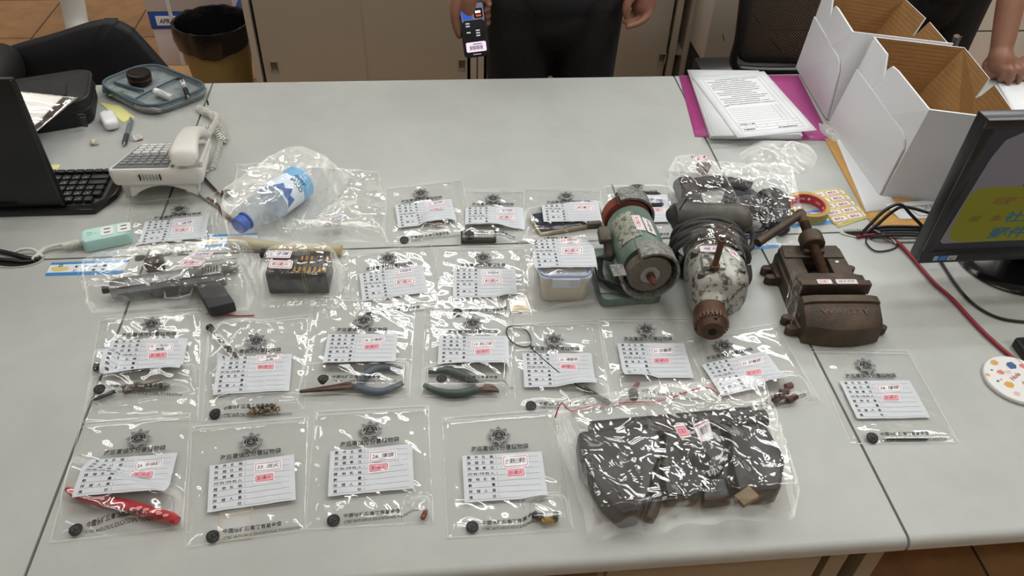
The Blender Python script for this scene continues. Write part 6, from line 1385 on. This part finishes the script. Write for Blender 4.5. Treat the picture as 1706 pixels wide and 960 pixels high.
tm = chair('black mesh-backed office chair behind the paper stack', [(1242, -40), (1232, 60), (1224, 104), (1350, 108), (1400, 60), (1410, -40)], 1.68, .008, mm, (PY(1310, 100, 1.68).x, 1.84), mesh=True)
p0 = [PY(*q, 1.66) for q in ((1243, -40), (1231, 60), (1222, 106), (1250, 116), (1345, 116), (1372, 104), (1405, 50), (1412, -40))]
MB().tube(spline(p0, 6), .012, 10).build('back_frame', black_m, tm)
MB().box(PY(1245, 116, 1.75), (.34, .1, .05), bev=.015).build('lumbar_bar', black_m, tm)
# paper and tray beside the second person's hand, pen cup behind the carton
sheet('white_sheet', 'white paper lying behind the nearer carton under the leaning hand', 'paper', [(1660, 134), (1740, 134), (1800, 190), (1690, 190)], .0006, white_m, .0005)
c = P(1612, 86, .0); c = V((1.215, 1.16, T))
t = thing('pen_cup', 'dark pen cup hidden behind the nearer carton', 'cup', c); MB().lathe([(.034, 0), (.036, .002), (.038, .1), (.036, .1), (.034, .004), (.001, .004)], MX.Translation(c), 24).build('cup', black_m, t)
e = P(1594, 60, .235); k = (e.y-c.y)
t = thing('marker_pen', 'dark marker with a silver clip poking up behind the carton', 'pen', c+V((0, 0, .006)))
d = (e-(c+V((0, 0, .008)))).normalized(); a = c+V((0, 0, .008)); MB().cyl(a, e-d*.05, .0055, seg=14).build('barrel', black_m, t); MB().cyl(e-d*.05, e, .0068, .0066, 14).build('cap', mat('cap_smoke', '4a3f38', .35), t); MB().box(e-d*.022+V((.006, -.004, 0)), (.003, .002, .04), bev=.0006).build('clip', steel_m, t)
# ------------------------------------------------------------------ people
skin_m = mat('skin', '8a5f4c', .5, var=.06, vscale=40); nail_m = mat('nail', 'b08878', .35)
def limb(m, pts, rs, seg=14, n=5):
    pp = spline(pts, n); k = len(pp); rr = []
    for i in range(k):
        f = i/n; a = int(min(f, len(rs)-1)); b = min(a+1, len(rs)-1); rr.append(rs[a]+(rs[b]-rs[a])*(f-a))
    m.tube(pp, rr, seg); m.sph(pp[0], rr[0], seg=seg, rings=8); m.sph(pp[-1], rr[-1], seg=seg, rings=8)
def fuse(o, vox, it=4):
    r = o.modifiers.new('one_skin', 'REMESH'); r.mode = 'VOXEL'; r.voxel_size = vox; r.use_smooth_shade = True
    s = o.modifiers.new('soft', 'SMOOTH'); s.factor = .5; s.iterations = it; return o
def person(label, feet, hip, sh_w, arms, hands, head_z, shirt_c, pants_c, facing=-1, seat=False):
    """Standing figure; arms: (shoulder, elbow, wrist) for each side; hands: callables adding palm and fingers."""
    m = MB(); hx, hy, hz = hip
    limb(m, [(hx, hy, hz), (hx, hy+.01, hz+.2), (hx, hy, hz+.42)], [.105, .1, .13]); 
    for s in (-1, 1): m.sph((hx+s*.1, hy, hz+.4), (.09, .08, .1)); m.sph((hx+s*.07, hy, hz+.02), (.085, .085, .1))
    limb(m, [(hx, hy, hz+.5), (hx, hy-.005, hz+.62)], [.06, .055])
    hc = V((hx, hy-.02, head_z)); m.sph(hc, (.076, .095, .118), seg=24, rings=16); m.sph(hc+V((0, -.035, -.06)), (.055, .058, .06))
    m.sph(hc+V((0, -.1, -.018)), (.015, .02, .024), seg=12, rings=8); m.sph(hc+V((0, -.092, -.066)), (.026, .012, .009), seg=12, rings=8)
    for s in (-1, 1): m.sph(hc+V((s*.078, .01, -.01)), (.012, .022, .034), seg=12, rings=8); m.sph(hc+V((s*.03, -.084, .022)), (.018, .012, .008), seg=12, rings=8)
    for s, (fx, fy) in zip((-1, 1), feet):
        limb(m, [(hx+s*.09, hy, hz), ((hx+s*.09+fx)/2+s*.01, (hy+fy)/2-.01, hz*.53), (fx, fy+.02, .09)], [.082, .052, .04]); limb(m, [(fx, fy+.02, .06), (fx, fy-.13, .04)], [.045, .035])
    for (sh, el, wr), hd in zip(arms, hands):
        limb(m, [sh, el, wr], [.055, .042, .028]); hd(m)
    o = tag(m.build('person', skin_m, None, 180), label, 'person'); fuse(o, .0042, 3)
    # clothes
    c = MB()
    def leg(s, f): 
        fx, fy = f; limb(c, [(hx+s*.092, hy, hz+.02), ((hx+s*.095+fx)/2+s*.008, (hy+fy)/2-.012, hz*.52), (fx, fy+.015, .07)], [.112, .082, .07], 20)
    for s, f in zip((-1, 1), feet): leg(s, f)
    c.sph((hx, hy, hz+.07), (.185, .135, .13), seg=28, rings=16); c.sph((hx, hy, hz-.015), (.12, .125, .125), seg=28, rings=16); c.sph((hx, hy, hz+.14), (.172, .125, .1), seg=28, rings=16)
    for v_ in c.bm.verts: v_.co += V((0, 1, .3))*(.006*noise.noise(V((v_.co.x*9, v_.co.y*5, v_.co.z*22))))
    tr = c.build('trousers', mat(pants_c[0], pants_c[1], .85, var=.2, vscale=40, bump=.3, bscale=300), o, 180); fuse(tr, .008, 2)
    c = MB(); limb(c, [(hx, hy, hz+.1), (hx, hy+.01, hz+.25), (hx, hy, hz+.44)], [.162, .16, .18], 24)
    for s in (-1, 1): c.sph((hx+s*.12, hy, hz+.42), (.12, .112, .12))
    for sh, el, wr in arms: limb(c, [sh, V(sh).lerp(V(el), .55), V(sh).lerp(V(el), .92)], [.075, .066, .062])
    st = c.build('shirt', mat(shirt_c[0], shirt_c[1], .85, bump=.3, bscale=300), o, 180); fuse(st, .01, 2)
    c = MB(); c.sph(hc+V((0, .018, .022)), (.086, .1, .108), seg=24, rings=16)
    for v_ in list(c.bm.verts):
        if v_.co.y < hc.y-.055 and v_.co.z < hc.z+.07: v_.co.y = hc.y-.04
        if v_.co.z < hc.z-.06: v_.co.z = hc.z-.06
    c.build('hair', mat('black_hair', '131214', .6), o, 60)
    for s, (fx, fy) in zip((-1, 1), feet):
        b = MB(); limb(b, [(fx, fy+.05, .045), (fx, fy-.06, .05), (fx, fy-.15, .038)], [.046, .05, .04]); 
        for v_ in b.bm.verts: v_.co.z = max(v_.co.z, .002)
        b.build('shoe', mat('shoe_black', '161616', .5), o, 60)
    return o
Y1 = 1.70; yh = 1.6
def pt(px, py, y=yh): return PY(px, py, y)
def hand_phone(m):
    # his right hand round the upper end of the phone: palm behind it, thumb down its left edge, fingers behind, tips on the right edge
    w_ = pt(779, -34, yh+.035)
    limb(m, [w_, pt(778, -4, yh+.036), pt(782, 22, yh+.034)], [.03, .036, .03])
    m.sph(pt(789, 12, yh+.03), (.038, .016, .042), seg=16, rings=10)
    limb(m, [pt(764, -8, yh+.022), pt(758, 16, yh+.01), pt(759, 40, yh+.006), pt(765, 60, yh+.004)], [.018, .0145, .012, .009])
    for k, (yy, xe) in enumerate(((4, 815), (14, 808), (26, 806), (38, 803))):
        tip = (pt(xe, yy+4, yh-.012) if k == 0 else pt(xe, yy+4, yh+.012))
        limb(m, [pt(784, yy-4, yh+.034), pt(802, yy-4, yh+.032), pt(814, yy, yh+.018 if k else yh+.012), tip], [.011, .0098, .009, .0078])
def hand_free(m):
    # his left hand hanging, fingers half curled towards the leg
    w_ = pt(1078, -32, yh+.02); limb(m, [w_, pt(1076, -12, yh+.02), pt(1072, 6, yh+.02)], [.029, .034, .036])
    m.sph(pt(1072, 2, yh+.02), (.03, .024, .05), seg=16, rings=10)
    limb(m, [pt(1060, -14, yh), pt(1048, 0, yh-.016), pt(1043, 14, yh-.02), pt(1043, 26, yh-.02)], [.016, .0135, .0115, .009])
    for k, q in enumerate((((1081, 10, .0), (1079, 26, -.012), (1064, 38, -.022), (1046, 45, -.026)), ((1078, 10, .014), (1074, 26, .004), (1058, 34, -.006), (1041, 37, -.008)),
                           ((1074, 10, .028), (1070, 24, .022), (1056, 30, .012), (1043, 30, .01)), ((1070, 8, .04), (1064, 20, .036), (1054, 23, .028), (1046, 22, .024)))):
        limb(m, [pt(a, b, yh+c) for a, b, c in q], [.0118, .0105, .0095, .0078])
sh1 = 1.36
wl, wr = pt(779, -34, yh+.035), pt(1078, -32, yh+.02)
hx = (PY(805, 60, Y1).x+PY(1035, 60, Y1).x)/2
p1 = person('standing person in black trousers holding a lit phone, behind the far middle desk', ((hx-.1, Y1+.02), (hx+.1, Y1+.02)), (hx, Y1, .82), .2,
    [((hx-.2, Y1, sh1), (hx-.27, Y1+.03, 1.08), wl), ((hx+.2, Y1, sh1), (hx+.29, Y1+.03, 1.08), wr)], [hand_phone, hand_free], 1.6, ('dark_shirt', '1d1f24'), ('black_trousers', '0e0e10'))
# the phone in the hand
c = pt(790, 49, yh); up = (pt(785, 12, yh)-pt(794, 86, yh)).normalized(); rt = V((up.z, 0, -up.x)); nn = V((0, -1, 0))
Mp = MX(((rt.x, up.x, nn.x, c.x), (rt.y, up.y, nn.y, c.y), (rt.z, up.z, nn.z, c.z), (0, 0, 0, 1))) @ MX.Rotation(-.25, 4, 'X')
t = thing('held_phone', 'lit smartphone held upside down in the standing person\'s hand', 'smartphone', c)
hw, hh = .0365, .075
m = MB(); m.prism(rrect(-hw, -hh, hw, hh, .011, 6), -.0045, .0045, Mp, .0016); m.build('case', mat('phone_case', '22252b', .4), t)
def spoly(pts, z, nm, c_, e, b=0):
    p = P2(); p.poly([(x*1000, -y*1000) for x, y in pts]); return p.build(nm, mat(nm, c_, .2, emit=c_, es=e), t, lambda X, Y: Mp @ V((.001*X, -.001*Y, z)))
spoly(rrect(-hw+.004, -hh+.004, hw-.004, hh-.004, .008, 5), .0047, 'screen', '14151b', .6)
spoly(rrect(-hw+.005, hh-.055, hw-.005, hh-.005, .006, 5), .0048, 'wallpaper', '6f6c80', .6)
spoly([(-.014, hh-.0048), (.012, hh-.0048), (.01, hh-.011), (-.012, hh-.011)], .0051, 'notch', '060607', 0)
spoly(rrect(-.028, .028, -.002, .054, .004), .0052, 'weather_tile', '2f57b5', .7); spoly(rrect(.004, .03, .028, .056, .004), .0052, 'news_tile', '0b0b0d', .3)
spoly(rrect(.009, .034, .024, .039, .001), .0055, 'red_bar', 'd0503f', .8); spoly(rrect(.008, .043, .023, .05, .001), .0055, 'white_bar', 'e9e9ee', .7)
spoly(rrect(-.028, .004, .028, .026, .004), .0052, 'stock_tile', '1c1c20', .5); spoly(rrect(-.028, -.03, .028, .001, .004), .0052, 'music_tile', '121214', .5)
for x, y in ((-.022, .016), (-.022, .009), (-.022, -.008), (.004, -.004), (.004, -.011), (.004, -.018)): spoly([(x, y), (x+.011, y), (x+.011, y+.0035), (x, y+.0035)], .0055, 'tile_text', 'b9bcc4', .7)
spoly(rrect(-.028, -.06, .028, -.033, .004), .0052, 'ticket_tile', 'e6d4e4', .8); spoly([(-.008, -.04), (.016, -.04), (.016, -.0375), (-.008, -.0375)], .0055, 'ticket_heading', '4a62b0', .5)
for k in range(11): spoly([(-.018+.0034*k, -.054), (-.018+.0034*k+(.0018 if k % 3 else .0025), -.054), (-.018+.0034*k+(.0018 if k % 3 else .0025), -.043), (-.018+.0034*k, -.043)], .0055, 'barcode_bar', '6a5a68', .3)
spoly([(-.011, -.0675), (.011, -.0675), (.011, -.066), (-.011, -.066)], .0055, 'home_bar', 'd9d9dd', .7)
# second person, leaning on the right far desk with the left hand
hp = P(1672, 108, .03)
def hand_table(m):
    w_ = P(1668, 84, .075); limb(m, [w_, P(1668, 100, .055), P(1676, 112, .034)], [.028, .034, .03])
    m.sph(P(1678, 108, .032), (.042, .036, .024), seg=16, rings=10)
    limb(m, [P(1656, 98, .04), P(1645, 108, .022), P(1646, 121, .013), P(1652, 127, .01)], [.017, .014, .0125, .0095])
    for a, b in (((1668, 112), (1666, 133)), ((1680, 114), (1681, 137)), ((1692, 113), (1697, 135)), ((1703, 110), (1711, 129))):
        k1, t1 = P(*a, .045), P(*b, .0095); limb(m, [P(a[0]+2, a[1]-9, .036), k1, k1.lerp(t1, .55)+V((0, -.006, .014)), t1], [.013, .0125, .0105, .0085])
X2 = PY(1535, 20, 1.72).x
el = PY(1692, -60, 1.5); el.z = 1.06
hand_none_w = V((X2-.215, 1.82, .84))
def hand_rest(m):
    w_ = hand_none_w; limb(m, [w_, w_-V((0, .0, .06))], [.03, .034])
    for k in range(4): limb(m, [w_+V((0, -.03+.02*k, -.07)), w_+V((.006, -.03+.02*k, -.115)), w_+V((.016, -.03+.02*k, -.15))], [.0115, .0105, .0085])
    limb(m, [w_+V((.01, -.035, -.04)), w_+V((.018, -.045, -.08)), w_+V((.022, -.045, -.11))], [.015, .012, .009])
p2 = person('person in black leaning a bare arm on the right desk, mostly hidden by the cartons', ((X2-.1, 1.76), (X2+.1, 1.76)), (X2, 1.74, .84), .2,
    [((X2-.2, 1.74, 1.37), (X2-.225, 1.85, 1.1), hand_none_w), ((X2+.2, 1.7, 1.36), (el.x, el.y, el.z), P(1668, 84, .075))], [hand_rest, hand_table], 1.62, ('black_shirt', '141416'), ('black_jeans', '121214'))
